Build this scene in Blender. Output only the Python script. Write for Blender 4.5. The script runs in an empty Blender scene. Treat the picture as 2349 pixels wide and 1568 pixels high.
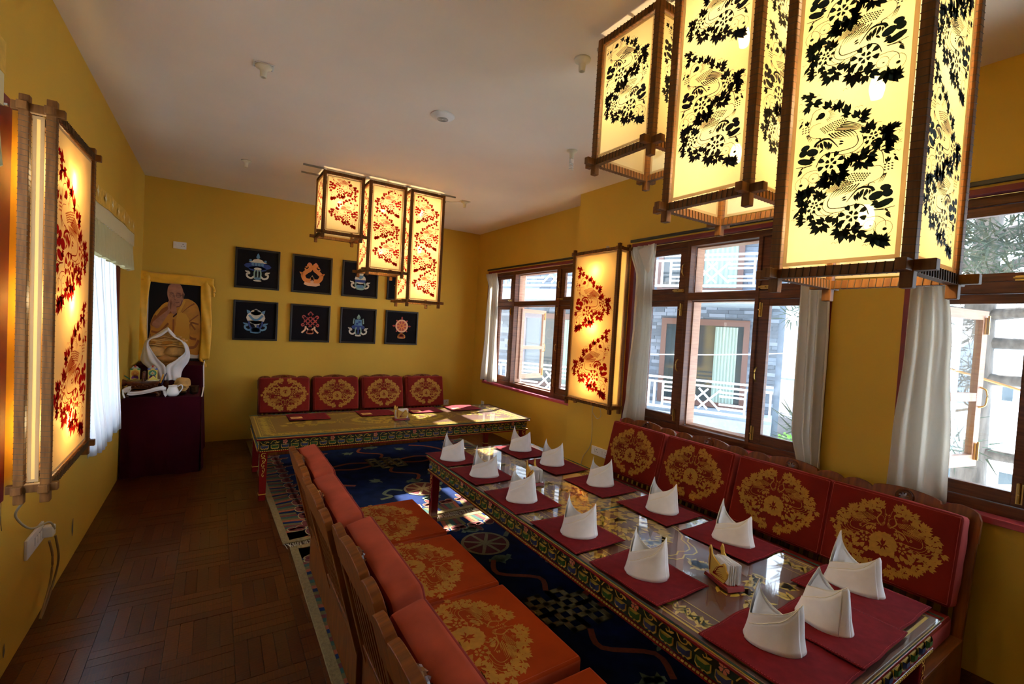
import bpy, bmesh, math, random
from mathutils import Vector, Matrix
random.seed(7)
C = bpy.context.scene.collection
PI = math.pi
D = bpy.data

# ------------------------------------------------------------------ camera
cam_d = D.cameras.new('camera'); cam = D.objects.new('camera', cam_d); C.objects.link(cam)
bpy.context.scene.camera = cam
cam_d.sensor_fit = 'HORIZONTAL'; cam_d.sensor_width = 36.0
cam_d.lens = 1059.47 / 2349.0 * 36.0
cam_d.clip_start = 0.02; cam_d.clip_end = 300
yaw, pit, rol = math.radians(32.709), math.radians(1.8015), math.radians(-3.2712)
fw = Vector((math.sin(yaw)*math.cos(pit), math.cos(yaw)*math.cos(pit), -math.sin(pit)))
rt = Vector((math.cos(yaw), -math.sin(yaw), 0)); dn = fw.cross(rt)
rt2 = rt*math.cos(rol) + dn*math.sin(rol); dn2 = dn*math.cos(rol) - rt*math.sin(rol)
R3 = Matrix((rt2, -dn2, -fw)).transposed()
cam.matrix_world = Matrix.Translation((0, 0, 1.6)) @ R3.to_4x4()

# ------------------------------------------------------------------ world, sun, exposure
SKY = 9.0; SUN = 30.0; BULB = 220.0
w = D.worlds.new('world'); bpy.context.scene.world = w; w.use_nodes = True
wn = w.node_tree.nodes; wl = w.node_tree.links
for n in list(wn): wn.remove(n)
wo = wn.new('ShaderNodeOutputWorld'); wb = wn.new('ShaderNodeBackground')
tc = wn.new('ShaderNodeTexCoord'); sep = wn.new('ShaderNodeSeparateXYZ'); rp = wn.new('ShaderNodeValToRGB')
wl.new(tc.outputs['Generated'], sep.inputs[0]); wl.new(sep.outputs['Z'], rp.inputs[0])
rp.color_ramp.elements[0].color = (0.86, 0.93, 1, 1); rp.color_ramp.elements[1].color = (0.55, 0.74, 1, 1)
wl.new(rp.outputs[0], wb.inputs[0]); wb.inputs[1].default_value = SKY
wl.new(wb.outputs[0], wo.inputs[0])
sd = D.lights.new('sun', 'SUN'); sd.energy = SUN; sd.angle = math.radians(0.8); sd.color = (1, 0.95, 0.86)
so = D.objects.new('sun', sd); C.objects.link(so)
so.rotation_euler = Vector((2.5, 1.5, 2.5)).to_track_quat('Z', 'Y').to_euler(); so.location = (12, 8, 12)
vs = bpy.context.scene.view_settings
vs.view_transform = 'Standard'; vs.look = 'None'; vs.exposure = 0.5; vs.gamma = 1.0; vs.use_curve_mapping = False

# ------------------------------------------------------------------ materials
def s2l(c): return tuple(((x/255)/12.92 if x/255 <= .04045 else ((x/255+.055)/1.055)**2.4) for x in c)
def mat(name, col, rough=.6, metal=0, noise=0.0, scale=20, bump=0.0, stretch=None, coat=0, sheen=0, emit=None, spec=.5, col2=None, band=None):
    m = D.materials.new(name); m.use_nodes = True; nt = m.node_tree; N = nt.nodes; L = nt.links
    b = N['Principled BSDF']; b.inputs['Base Color'].default_value = (*col, 1)
    b.inputs['Roughness'].default_value = rough; b.inputs['Metallic'].default_value = metal
    b.inputs['Coat Weight'].default_value = coat; b.inputs['Coat Roughness'].default_value = .12
    b.inputs['Sheen Weight'].default_value = sheen; b.inputs['Specular IOR Level'].default_value = spec
    if emit: b.inputs['Emission Color'].default_value = (*emit[0], 1); b.inputs['Emission Strength'].default_value = emit[1]
    if noise or bump or col2:
        t = N.new('ShaderNodeTexCoord'); mp = N.new('ShaderNodeMapping'); L.new(t.outputs['Object'], mp.inputs[0])
        if stretch: mp.inputs['Scale'].default_value = stretch
        nz = N.new('ShaderNodeTexNoise'); nz.inputs['Scale'].default_value = scale; nz.inputs['Detail'].default_value = 5
        L.new(mp.outputs[0], nz.inputs['Vector'])
        if noise or col2:
            r = N.new('ShaderNodeValToRGB'); L.new(nz.outputs['Fac'], r.inputs[0])
            a = col2 if col2 else tuple(min(1, x*(1-noise)) for x in col)
            c = col if col2 else tuple(min(1, x*(1+noise)) for x in col)
            r.color_ramp.elements[0].color = (*a, 1); r.color_ramp.elements[1].color = (*c, 1)
            r.color_ramp.elements[0].position = .3; r.color_ramp.elements[1].position = .7
            L.new(r.outputs[0], b.inputs['Base Color'])
        if bump:
            bp = N.new('ShaderNodeBump'); bp.inputs['Strength'].default_value = bump; bp.inputs['Distance'].default_value = .01
            L.new(nz.outputs['Fac'], bp.inputs['Height']); L.new(bp.outputs[0], b.inputs['Normal'])
    return m
def fabric_mat(name, col, trans, transp, tcol):
    m = D.materials.new(name); m.use_nodes = True; nt = m.node_tree; N = nt.nodes; L = nt.links
    for n in list(N): N.remove(n)
    o = N.new('ShaderNodeOutputMaterial'); d = N.new('ShaderNodeBsdfDiffuse'); t = N.new('ShaderNodeBsdfTranslucent'); p = N.new('ShaderNodeBsdfTransparent')
    tx = N.new('ShaderNodeTexCoord'); nz = N.new('ShaderNodeTexNoise'); nz.inputs['Scale'].default_value = 60; L.new(tx.outputs['Object'], nz.inputs[0])
    rr = N.new('ShaderNodeValToRGB'); L.new(nz.outputs['Fac'], rr.inputs[0])
    rr.color_ramp.elements[0].color = (*[x*.92 for x in col], 1); rr.color_ramp.elements[1].color = (*col, 1)
    L.new(rr.outputs[0], d.inputs[0]); t.inputs[0].default_value = (*col, 1); p.inputs[0].default_value = (*tcol, 1)
    a = N.new('ShaderNodeMixShader'); a.inputs[0].default_value = trans; L.new(d.outputs[0], a.inputs[1]); L.new(t.outputs[0], a.inputs[2])
    b = N.new('ShaderNodeMixShader'); b.inputs[0].default_value = transp; L.new(a.outputs[0], b.inputs[1]); L.new(p.outputs[0], b.inputs[2])
    L.new(b.outputs[0], o.inputs[0]); return m
def glass_mat(name, tint=(1, 1, 1), rough=.01, ior=1.5, haze=0.0):
    m = D.materials.new(name); m.use_nodes = True; nt = m.node_tree; N = nt.nodes; L = nt.links
    for n in list(N): N.remove(n)
    o = N.new('ShaderNodeOutputMaterial'); g = N.new('ShaderNodeBsdfGlossy'); g.inputs['Roughness'].default_value = rough
    p = N.new('ShaderNodeBsdfTransparent'); p.inputs[0].default_value = (*tint, 1)
    f = N.new('ShaderNodeFresnel'); ge = N.new('ShaderNodeNewGeometry'); mx = N.new('ShaderNodeMath'); mx.operation = 'MULTIPLY_ADD'
    L.new(ge.outputs['Backfacing'], mx.inputs[0]); mx.inputs[1].default_value = 1/ior-ior; mx.inputs[2].default_value = ior; L.new(mx.outputs[0], f.inputs[0])   # same reflectance from either side of a thin pane
    x = N.new('ShaderNodeMixShader'); L.new(f.outputs[0], x.inputs[0]); L.new(p.outputs[0], x.inputs[1]); L.new(g.outputs[0], x.inputs[2])
    if haze:
        d = N.new('ShaderNodeBsdfTranslucent'); d.inputs[0].default_value = (.9, .95, 1, 1)  # bluish haze of the panes put into the glass as a translucent tint
        y = N.new('ShaderNodeMixShader'); y.inputs[0].default_value = haze
        L.new(x.outputs[0], y.inputs[1]); L.new(d.outputs[0], y.inputs[2]); L.new(y.outputs[0], o.inputs[0])
    else: L.new(x.outputs[0], o.inputs[0])
    return m
def wood(name, c, c2, rough=.35, stretch=(1, 1, 12), scale=6, coat=.2):
    return mat(name, c, rough, scale=scale, stretch=stretch, col2=c2, bump=.08, coat=coat, spec=.25)

def wall_mat(name, col):
    m = mat(name, col, .75, noise=.06, scale=1.3, bump=.0)
    nt = m.node_tree; N = nt.nodes; L = nt.links; b = N['Principled BSDF']
    t = N.new('ShaderNodeTexCoord'); g = N.new('ShaderNodeTexNoise'); g.inputs['Scale'].default_value = 90
    bp = N.new('ShaderNodeBump'); bp.inputs['Strength'].default_value = .12; bp.inputs['Distance'].default_value = .004
    L.new(t.outputs['Object'], g.inputs[0]); L.new(g.outputs['Fac'], bp.inputs['Height']); L.new(bp.outputs[0], b.inputs['Normal'])
    return m
M = {}
M['wall'] = wall_mat('yellow_wall_paint', (.60, .37, .036))
M['ceiling'] = mat('ceiling_paint', (.82, .73, .63), .9, noise=.03, scale=2)
M['redtrim'] = mat('dark_red_gloss_paint', (.16, .006, .012), .55, noise=.15, scale=8)
M['sill'] = mat('pinkish_red_sill_paint', (.45, .06, .10), .35)
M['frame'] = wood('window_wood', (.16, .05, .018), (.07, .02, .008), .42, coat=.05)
M['frameout'] = wood('window_wood_painted_sun', (.42, .22, .13), (.32, .15, .09), .5)  # paler copy of the window wood, sunlight put into its colour
M['bench'] = wood('bench_wood', (.22, .060, .005), (.11, .028, .003), .5, (12, 1, 1), 5, .03)
M['lantern'] = wood('lantern_wood', (.21, .082, .016), (.11, .038, .007), .62, (8, 8, 1), 9, 0)
M['thread'] = mat('dark_lacing_thread', (.075, .045, .018), .8)
M['altarw'] = wood('carved_walnut', (.16, .045, .015), (.06, .015, .006), .25, (3, 3, 8), 12, .4)
M['parq'] = [wood('parquet_%d' % i, c, tuple(x*.5 for x in c), .33, (1, 10, 1), 14, .12) for i, c in enumerate([(.098, .024, .004), (.080, .018, .004), (.120, .032, .006), (.088, .026, .006)])]
M['red'] = mat('crimson_cushion_cloth', (.165, .010, .006), .9, noise=.12, scale=7, spec=.2)
M['redseat'] = mat('vermilion_cushion_cloth', (.30, .036, .004), .9, noise=.12, scale=7, spec=.2)
M['gusset'] = mat('faded_pink_gusset_cloth', (.36, .055, .05), .9, noise=.15, scale=9, spec=.2)
M['gussetb'] = mat('faded_orange_gusset_cloth', (.36, .062, .030), .9, noise=.2, scale=9, spec=.2)
M['gold'] = mat('gold_print', (.38, .18, .012), .75, noise=.15, scale=40)
M['matred'] = mat('placemat_cloth', (.13, .006, .010), .95, noise=.2, scale=25, bump=.1, spec=.15)
M['stitch'] = mat('placemat_stitch', (.36, .03, .04), .9)
M['napkin'] = mat('white_napkin_cloth', (.84, .82, .82), .85, noise=.03, scale=30, sheen=.1, bump=.05)
M['hem'] = mat('napkin_hem', (.80, .74, .62), .9)
M['curt'] = fabric_mat('white_curtain_cloth', (.82, .78, .72), .45, .02, (1, 1, 1))
M['sheer'] = fabric_mat('bright_sheer_cloth', (.85, .88, .92), .55, .10, (1, 1, 1))
M['cream'] = fabric_mat('cream_valance_cloth', (.70, .62, .40), .25, 0, (1, 1, 1))
M['sage'] = mat('sage_valance_cloth', (.52, .47, .25), .9)
M['brocade'] = mat('gold_brocade', (.62, .38, .05), .6, noise=.2, scale=30)
M['brocadew'] = mat('pale_brocade_motif', (.75, .68, .45), .6)
M['lfab'] = fabric_mat('lantern_cotton', (.93, .86, .64), .75, .14, (1, .88, .62))
M['lfabw'] = fabric_mat('wall_lantern_cotton', (.93, .80, .50), .78, .05, (1, .86, .55))
M['bulbw'] = mat('wall_bulb_glow', (1, .8, .5), .5, emit=((1, .74, .36), 150.0))
M['lhem'] = fabric_mat('lantern_cotton_hem', (.62, .50, .32), .6, .02, (1, .84, .5))
M['inkg'] = mat('dark_green_ink', (.006, .022, .016), .8)
M['inkb'] = mat('navy_ink', (.008, .010, .022), .8)
M['inkr'] = fabric_mat('crimson_ink', (.42, .012, .014), .45, 0, (1, 1, 1))
M['bulb'] = mat('bulb_glow', (1, .8, .5), .5, emit=((1, .76, .42), BULB))
M['black'] = mat('black_frame', (.012, .011, .010), .35)
M['felt'] = mat('black_felt_ground', (.010, .009, .011), .95, spec=.1)
M['blue'] = mat('blue_silk', (.02, .045, .20), .7, noise=.2, scale=30)
M['sky'] = mat('pale_blue_silk', (.10, .22, .36), .7, noise=.2, scale=30)
M['ivory'] = mat('ivory_silk', (.62, .56, .44), .7, noise=.1, scale=30)
M['orange'] = mat('orange_silk', (.70, .24, .05), .7, noise=.1, scale=30)
M['peach'] = mat('peach_silk', (.78, .45, .26), .7)
M['rose'] = mat('rose_silk', (.42, .06, .05), .7)
M['teal'] = mat('grey_green_silk', (.22, .34, .30), .7)
M['maroon'] = mat('maroon_tablecloth', (.036, .002, .007), 1.0, noise=.12, scale=5, spec=.1)
M['yellow'] = mat('yellow_silk', (.80, .42, .012), .55, noise=.14, scale=9, sheen=.3)
M['white'] = mat('white_ceramic', (.85, .85, .84), .12, coat=.6)
M['khata'] = mat('white_silk_scarf', (.80, .79, .80), .7, noise=.05, scale=12, sheen=.3)
M['bread'] = mat('baked_bread', (.60, .33, .09), .75, noise=.35, scale=14, bump=.3)
M['bread2'] = mat('fried_dough', (.55, .26, .06), .6, noise=.3, scale=20, bump=.3)
M['plastic'] = mat('cream_plastic', (.72, .66, .50), .4)
M['wplastic'] = mat('white_plastic', (.75, .74, .72), .4)
M['metal'] = mat('grey_metal', (.35, .34, .32), .4, 1)
M['brass'] = mat('brass', (.62, .42, .12), .3, 1)
M['hazeglass'] = glass_mat('hazy_window_glass', (.90, .95, .98), .01, 1.5, .045)
M['rod'] = mat('black_curtain_rail', (.012, .012, .012), .4)
M['tred'] = mat('red_lacquer', (.20, .010, .012), .25, coat=.3, noise=.1, scale=8)
M['tdark'] = mat('dark_green_lacquer', (.012, .030, .018), .35)
M['tgold'] = mat('gold_paint', (.62, .38, .05), .4, spec=.6)
M['tblue'] = mat('petal_blue', (.035, .055, .14), .4); M['tgreen'] = mat('petal_green', (.03, .11, .025), .4)
M['tfl'] = mat('flower_salmon', (.70, .22, .12), .5)
M['ttop'] = mat('table_top_maroon', (.13, .035, .022), .4, noise=.2, scale=3)
M['tglass'] = glass_mat('table_glass', (.90, .96, .93), .03, 1.62)
M['gedge'] = mat('glass_edge', (.06, .16, .14), .08, coat=1)
M['wglass'] = glass_mat('window_glass', (.93, .96, .98), .01, 1.5, .012)
M['rblue'] = mat('rug_navy_pile', (.008, .018, .070), 1.0, noise=.35, scale=9, spec=.1)
M['rkhaki'] = mat('rug_khaki_pile', (.20, .14, .05), .95, noise=.2, scale=60, bump=.6)
M['rolive'] = mat('rug_olive_pile', (.10, .085, .02), .95, noise=.2, scale=60)
M['rcream'] = mat('rug_cream_pile', (.30, .24, .11), .95, noise=.2, scale=60, bump=.6)
M['rred'] = mat('rug_maroon_pile', (.12, .015, .012), .95, noise=.2, scale=60, bump=.4)
M['rgreen'] = mat('rug_green_pile', (.015, .06, .045), .95, noise=.2, scale=60)
M['rorange'] = mat('rug_rust_pile', (.26, .06, .02), .95, noise=.2, scale=60)
M['rsage'] = mat('rug_sage_pile', (.14, .20, .13), .95, noise=.2, scale=60)
M['rknot'] = mat('rug_knot_pile', (.27, .23, .10), .95, noise=.2, scale=60, bump=.6)
M['fringe'] = mat('rug_fringe', (.36, .31, .22), .95)

# ------------------------------------------------------------------ mesh helpers
class MB:
    def __init__(s): s.v = []; s.f = []; s.m = []; s.cur = 0
    def add(s, vs, fs):
        o = len(s.v); s.v += [tuple(p) for p in vs]; s.f += [tuple(i+o for i in f) for f in fs]; s.m += [s.cur]*len(fs); return s
    def box(s, x0, x1, y0, y1, z0, z1, T=None):
        p = [(x0, y0, z0), (x1, y0, z0), (x1, y1, z0), (x0, y1, z0), (x0, y0, z1), (x1, y0, z1), (x1, y1, z1), (x0, y1, z1)]
        if T is not None: p = [T @ Vector(q) for q in p]
        return s.add(p, [(0, 3, 2, 1), (4, 5, 6, 7), (0, 1, 5, 4), (1, 2, 6, 5), (2, 3, 7, 6), (3, 0, 4, 7)])
    def prism(s, pts, a, b, T=None, cap=True):          # pts in local XZ plane (x,z); extruded along y from a to b
        n = len(pts); p = [(x, a, z) for x, z in pts] + [(x, b, z) for x, z in pts]
        if T is not None: p = [T @ Vector(q) for q in p]
        f = [(i, (i+1) % n, n+(i+1) % n, n+i) for i in range(n)]
        if cap: f += [tuple(range(n))[::-1], tuple(range(n, 2*n))]
        return s.add(p, f)
    def poly(s, pts, fn):                                # flat polygon, fn maps (u,v)->3d
        return s.add([fn(u, v) for u, v in pts], [tuple(range(len(pts)))])
    def lathe(s, prof, n=20, T=None, a0=0, a1=2*PI):
        full = abs(a1-a0-2*PI) < 1e-6; k = n if full else n+1; p = []
        for r, z in prof:
            for i in range(k):
                a = a0+(a1-a0)*i/n; p.append((r*math.cos(a), r*math.sin(a), z))
        if T is not None: p = [T @ Vector(q) for q in p]
        f = []
        for j in range(len(prof)-1):
            for i in range(n):
                i2 = (i+1) % k; f.append((j*k+i, j*k+i2, (j+1)*k+i2, (j+1)*k+i))
        return s.add(p, f)
    def tube(s, pts, r, n=8, rad=None, closed=False):
        pts = [Vector(p) for p in pts]; N = len(pts); p = []; up = Vector((0, 0, 1))
        for i, q in enumerate(pts):
            if closed: d = (pts[(i+1) % N]-pts[i-1])
            else: d = (pts[min(i+1, N-1)]-pts[max(i-1, 0)])
            d = d.normalized() if d.length > 1e-9 else up
            a = d.cross(up)
            if a.length < .05: a = d.cross(Vector((1, 0, 0)))
            a.normalize(); b = d.cross(a); rr = rad[i] if rad else r
            for k in range(n):
                t = 2*PI*k/n; p.append(q + a*math.cos(t)*rr + b*math.sin(t)*rr)
        f = []
        for i in range(N if closed else N-1):
            j = (i+1) % N
            for k in range(n): f.append((i*n+k, i*n+(k+1) % n, j*n+(k+1) % n, j*n+k))
        if not closed: f += [tuple(range(n))[::-1], tuple((N-1)*n+k for k in range(n))]
        return s.add(p, f)
    def grid(s, fn, nu, nv):
        p = [fn(i/nu, j/nv) for j in range(nv+1) for i in range(nu+1)]
        f = [(j*(nu+1)+i, j*(nu+1)+i+1, (j+1)*(nu+1)+i+1, (j+1)*(nu+1)+i) for j in range(nv) for i in range(nu)]
        return s.add(p, f)
    def build(s, name, mats, parent=None, smooth=False, bev=0, solid=0, sub=0, loc=None, fix=True):
        me = D.meshes.new(name); me.from_pydata(s.v, [], s.f)
        mats = mats if isinstance(mats, (list, tuple)) else [mats]
        for m in mats: me.materials.append(m)
        if len(mats) > 1: me.polygons.foreach_set('material_index', s.m)
        if fix:
            bm = bmesh.new(); bm.from_mesh(me); bmesh.ops.recalc_face_normals(bm, faces=bm.faces); bm.to_mesh(me); bm.free()
        if smooth: me.polygons.foreach_set('use_smooth', [True]*len(me.polygons))
        o = D.objects.new(name, me); C.objects.link(o)
        if parent is not None: o.parent = parent
        if loc: o.location = loc
        if bev:
            b = o.modifiers.new('bevel', 'BEVEL'); b.width = bev; b.segments = 2; b.limit_method = 'ANGLE'
            if smooth: b.harden_normals = False
        if solid:
            b = o.modifiers.new('solid', 'SOLIDIFY'); b.thickness = solid; b.offset = 0
        if sub:
            b = o.modifiers.new('sub', 'SUBSURF'); b.levels = sub; b.render_levels = sub
        return o
def TL(x, y, z): return Matrix.Translation((x, y, z))
def RZ(a): return Matrix.Rotation(a, 4, 'Z')
def RX(a): return Matrix.Rotation(a, 4, 'X')
def RY(a): return Matrix.Rotation(a, 4, 'Y')
def thing(name, label, cat, loc=(0, 0, 0), rz=0, group=None):
    o = D.objects.new(name, None); C.objects.link(o); o.location = loc; o.rotation_euler = (0, 0, rz); o.empty_display_size = .05
    o['label'] = label; o['category'] = cat
    if group: o['group'] = group
    return o
def tag(o, label, cat, group=None, kind=None):
    o['label'] = label; o['category'] = cat
    if group: o['group'] = group
    if kind: o['kind'] = kind
    return o
def struct(o): o['kind'] = 'structure'; return o
def dup(o, loc=None, rz=None, label=None, parent=None):
    c = o.copy(); C.objects.link(c)
    if parent is not None: c.parent = parent
    if loc is not None: c.location = loc
    if rz is not None: c.rotation_euler = (c.rotation_euler[0], c.rotation_euler[1], rz)
    if label: c['label'] = label
    for ch in [x for x in KIDS(o)]: dup(ch, parent=c)
    return c
def KIDS(o): return [x for x in o.children]
def catmull(P, n=6, closed=False):
    P = [Vector(p) for p in P]; out = []; N = len(P)
    for i in range(N if closed else N-1):
        a, b = P[i], P[(i+1) % N]
        p0 = P[i-1] if (closed or i > 0) else a; p3 = P[(i+2) % N] if (closed or i < N-2) else b
        for k in range(n):
            t = k/n; out.append(.5*((2*a)+(b-p0)*t+(2*p0-5*a+4*b-p3)*t*t+(3*a-p0-3*b+p3)*t**3))
    if not closed: out.append(P[-1])
    return out

# ------------------------------------------------------------------ flat ornament library (lists of 2d polygons)
def leafp(x, y, ang, L, W, bend=0.0):
    prof = [(0, 0), (.15, .55), (.4, 1), (.65, .8), (.85, .35), (1, 0)]
    up = []; dnn = []
    for t, h in prof:
        cx = t*L; cy = bend*L*t*t
        up.append((cx, cy+h*W/2)); dnn.append((cx, cy-h*W/2))
    pts = up + dnn[-2:0:-1]; c, s = math.cos(ang), math.sin(ang)
    return [(x+a*c-b*s, y+a*s+b*c) for a, b in pts]
def sprig(x, y, s, deg):
    s *= 1.12
    a = math.radians(deg); x0 = x-.45*s*math.cos(a); y0 = y-.45*s*math.sin(a)
    return [leafp(x0, y0, a, s, s*.50), leafp(x0, y0, a+1.0, s*.80, s*.44, -.45), leafp(x0, y0, a-1.0, s*.80, s*.44, .45), leafp(x0, y0, a+2.2, s*.42, s*.26, .5)]
def ell(x, y, rx, ry, a=0, n=12):
    return [(x+rx*math.cos(t)*math.cos(a)-ry*math.sin(t)*math.sin(a), y+rx*math.cos(t)*math.sin(a)+ry*math.sin(t)*math.cos(a)) for t in [2*PI*i/n for i in range(n)]]
def petal(x, y, ang, L, W):
    pts = [(0, 0), (.45, .42), (.8, .5), (.97, .28), (.90, 0), (.97, -.28), (.8, -.5), (.45, -.42)]
    c, s = math.cos(ang), math.sin(ang)
    return [(x+a*L*c-b*W*s, y+a*L*s+b*W*c) for a, b in pts]
def peony(x, y, r, rot=0):
    out = []
    for k in range(8):
        a = rot+2*PI*k/8; out.append(petal(x+r*.50*math.cos(a), y+r*.50*math.sin(a), a, r*.52, r*.40))
    for k in range(5):
        a = rot+.3+2*PI*k/5; out.append(petal(x+r*.10*math.cos(a), y+r*.10*math.sin(a), a, r*.36, r*.30))
    return out
def ribbon(P, wd, taper=False, n=5):
    Q = catmull([(a, b, 0) for a, b in P], n); out = []; L = []
    for i, q in enumerate(Q):
        d = (Q[min(i+1, len(Q)-1)]-Q[max(i-1, 0)]); d = d.normalized() if d.length else Vector((1, 0, 0)); nn = Vector((-d.y, d.x, 0))
        h = wd/2*((1-i/(len(Q)-1))*.9+.1 if taper else 1); L.append(((q+nn*h).to_tuple()[:2], (q-nn*h).to_tuple()[:2]))
    for i in range(len(L)-1): out.append([L[i][0], L[i+1][0], L[i+1][1], L[i][1]])
    return out
def ring(x, y, rx, ry, wd, n=20, a=0):
    o = ell(x, y, rx, ry, a, n); q = ell(x, y, rx-wd, ry-wd, a, n)
    return [[o[i], o[(i+1) % n], q[(i+1) % n], q[i]] for i in range(n)]
def bird_unit(full=True):                 # drawn in a 1400 x 1560 field, y down; returned centred, y up
    P = []
    for x, y, s, d in [(1195, 60, 120, 30), (1060, 190, 110, 200), (1190, 165, 95, 20), (1215, 250, 95, -60), (950, 250, 110, 60), (800, 305, 120, 95), (855, 335, 80, -20), (710, 385, 110, 80), (690, 470, 85, 190), (590, 500, 100, 70), (470, 525, 110, 150), (480, 605, 95, 190), (410, 700, 115, 110), (485, 735, 90, 50), (180, 790, 100, 130), (255, 795, 100, 60), (105, 930, 120, 205), (220, 915, 115, 255), (190, 1000, 100, 175), (190, 1075, 100, 200), (335, 1025, 90, 280), (360, 1105, 100, 200), (460, 1080, 100, 150), (400, 1205, 120, 215), (530, 1200, 115, 300), (580, 1070, 95, 30), (640, 1120, 95, 250), (690, 1190, 90, 240), (660, 1275, 110, 200), (740, 1340, 150, 260), (805, 1290, 90, 330), (860, 1375, 100, 250), (915, 1250, 120, 20), (980, 1340, 110, 330), (1060, 1410, 120, 215), (1150, 1450, 150, 300), (1225, 1400, 95, 70), (1235, 1485, 110, 330), (1270, 1110, 100, 330), (1190, 430, 60, 90), (1300, 430, 80, 330), (1085, 965, 80, 200), (1270, 30, 70, 10)]:
        P += [[(u, -v) for u, v in q] for q in sprig(x, -y, s, d)]
    P += [[(a, b) for a, b in q] for q in peony(850, 1080, 165, .3)]
    P += peony(375, 850, 115, 0)
    for x, y, rx, ry, a in [(1190, 780, 60, 42, .2), (1285, 745, 55, 48, 0), (1095, 865, 82, 55, -.3), (1215, 850, 58, 52, .5), (1300, 865, 40, 50, 0), (1185, 975, 105, 45, -.35), (1310, 995, 38, 45, .3)]: P.append(ell(x, y, rx, ry, a, 10))
    P += ribbon([(1065, 800), (1040, 750), (960, 725), (880, 745), (800, 840), (770, 885)], 44, True, 4) + ribbon([(1000, 735), (1010, 690), (1055, 685), (1075, 705)], 20, True, 3)
    P += [leafp(960, 745, 2.2, 130, 50, -.3), leafp(900, 770, 1.9, 120, 44, -.3), leafp(990, 750, 1.5, 110, 50, .4), leafp(1020, 770, 1.2, 60, 30, .4), leafp(860, 800, 1.6, 90, 36, -.2), leafp(950, 860, .4, 70, 30, .3), leafp(760, 800, 2.4, 60, 26, .3), leafp(770, 840, 2.8, 60, 26, .2)]
    # bird: wing scales, feathers, neck, crest, tail
    P.append(ell(1010, 385, 48, 46, 0, 9)); P.append(ell(1050, 405, 34, 20, .3, 8))
    for k in range(11):
        a = 2.2+k*.22; P += ribbon([(960+55*math.cos(a), 400-55*math.sin(a)), (940+130*math.cos(a), 410-120*math.sin(a))], 7, True, 2)
    for r in range(5):
        for k in range(12-r):
            x = 690+k*29+r*13; y = 520+r*26+max(0, (k-5))*7-(k < 3)*6; P.append(ell(x, y, 13, 9, .5, 6))
    for k in range(7): P += ribbon([(700+k*22, 560+k*14), (560+k*10, 640+k*10), (430+k*22, 745-k*4)], 16, True, 4)
    for k in range(8): P += ribbon([(650+k*36, 690-k*4), (590+k*34, 730+k*2), (550+k*32, 800+k*2-k*k*2)], 19, True, 3)
    P += ribbon([(1010, 480), (1110, 490), (1155, 560), (1130, 640), (1000, 695), (850, 735), (740, 780)], 6)
    P += ribbon([(560, 790), (540, 870), (590, 935), (760, 945), (910, 935), (990, 990), (1030, 1090)], 12)
    P += ribbon([(500, 800), (480, 900), (560, 985), (690, 1000), (780, 975)], 8) + ribbon([(455, 830), (450, 940), (540, 1020), (700, 1030)], 5)
    P += ribbon([(370, 930), (430, 1000), (560, 1025), (620, 1000)], 9) + ribbon([(690, 1010), (680, 1090)], 12) + ribbon([(500, 1100), (500, 1160), (440, 1190)], 8)
    P += ribbon([(1080, 1040), (1180, 1045), (1300, 1030)], 9) + ribbon([(1090, 1045), (1200, 1060), (1260, 1110)], 9)
    P += ribbon([(985, 1130), (1130, 1130), (1210, 1190), (1225, 1260)], 7) + [ell(1215, 1300, 24, 20)] + ring(1050, 1230, 70, 70, 5, 14) + ring(1205, 1290, 92, 100, 5, 16) + [ell(1060, 1240, 14, 8)]
    P += ribbon([(1100, 1290), (1120, 1370), (1160, 1440)], 8)
    for k in range(9): P.append(ell(1165+(k % 3)*38, 490+(k//3)*34, 15, 9, .6, 6))
    for k in range(3): P += ribbon([(1185-k*12, 600), (1170-k*18, 650), (1140-k*18, 710)], 16, True, 3)
    P += ribbon([(1020, 280), (1090, 290), (1130, 340), (1150, 470)], 8) + ribbon([(770, 1230), (760, 1300)], 10)
    if full:
        for x, y in [(1090, 80), (1320, 130), (850, 240), (560, 420), (340, 700), (90, 870), (110, 1020), (340, 1160), (620, 1190), (670, 1410), (1030, 1480), (1210, 1530), (1290, 350), (1300, 220)]:
            P += ribbon([(x-45, y+10), (x-15, y-14), (x+5, y+8), (x+25, y-12), (x+50, y-4)], 4, n=3)
    return [[(a-695, 800-b) for a, b in q] for q in P]
UNIT = bird_unit()
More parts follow.
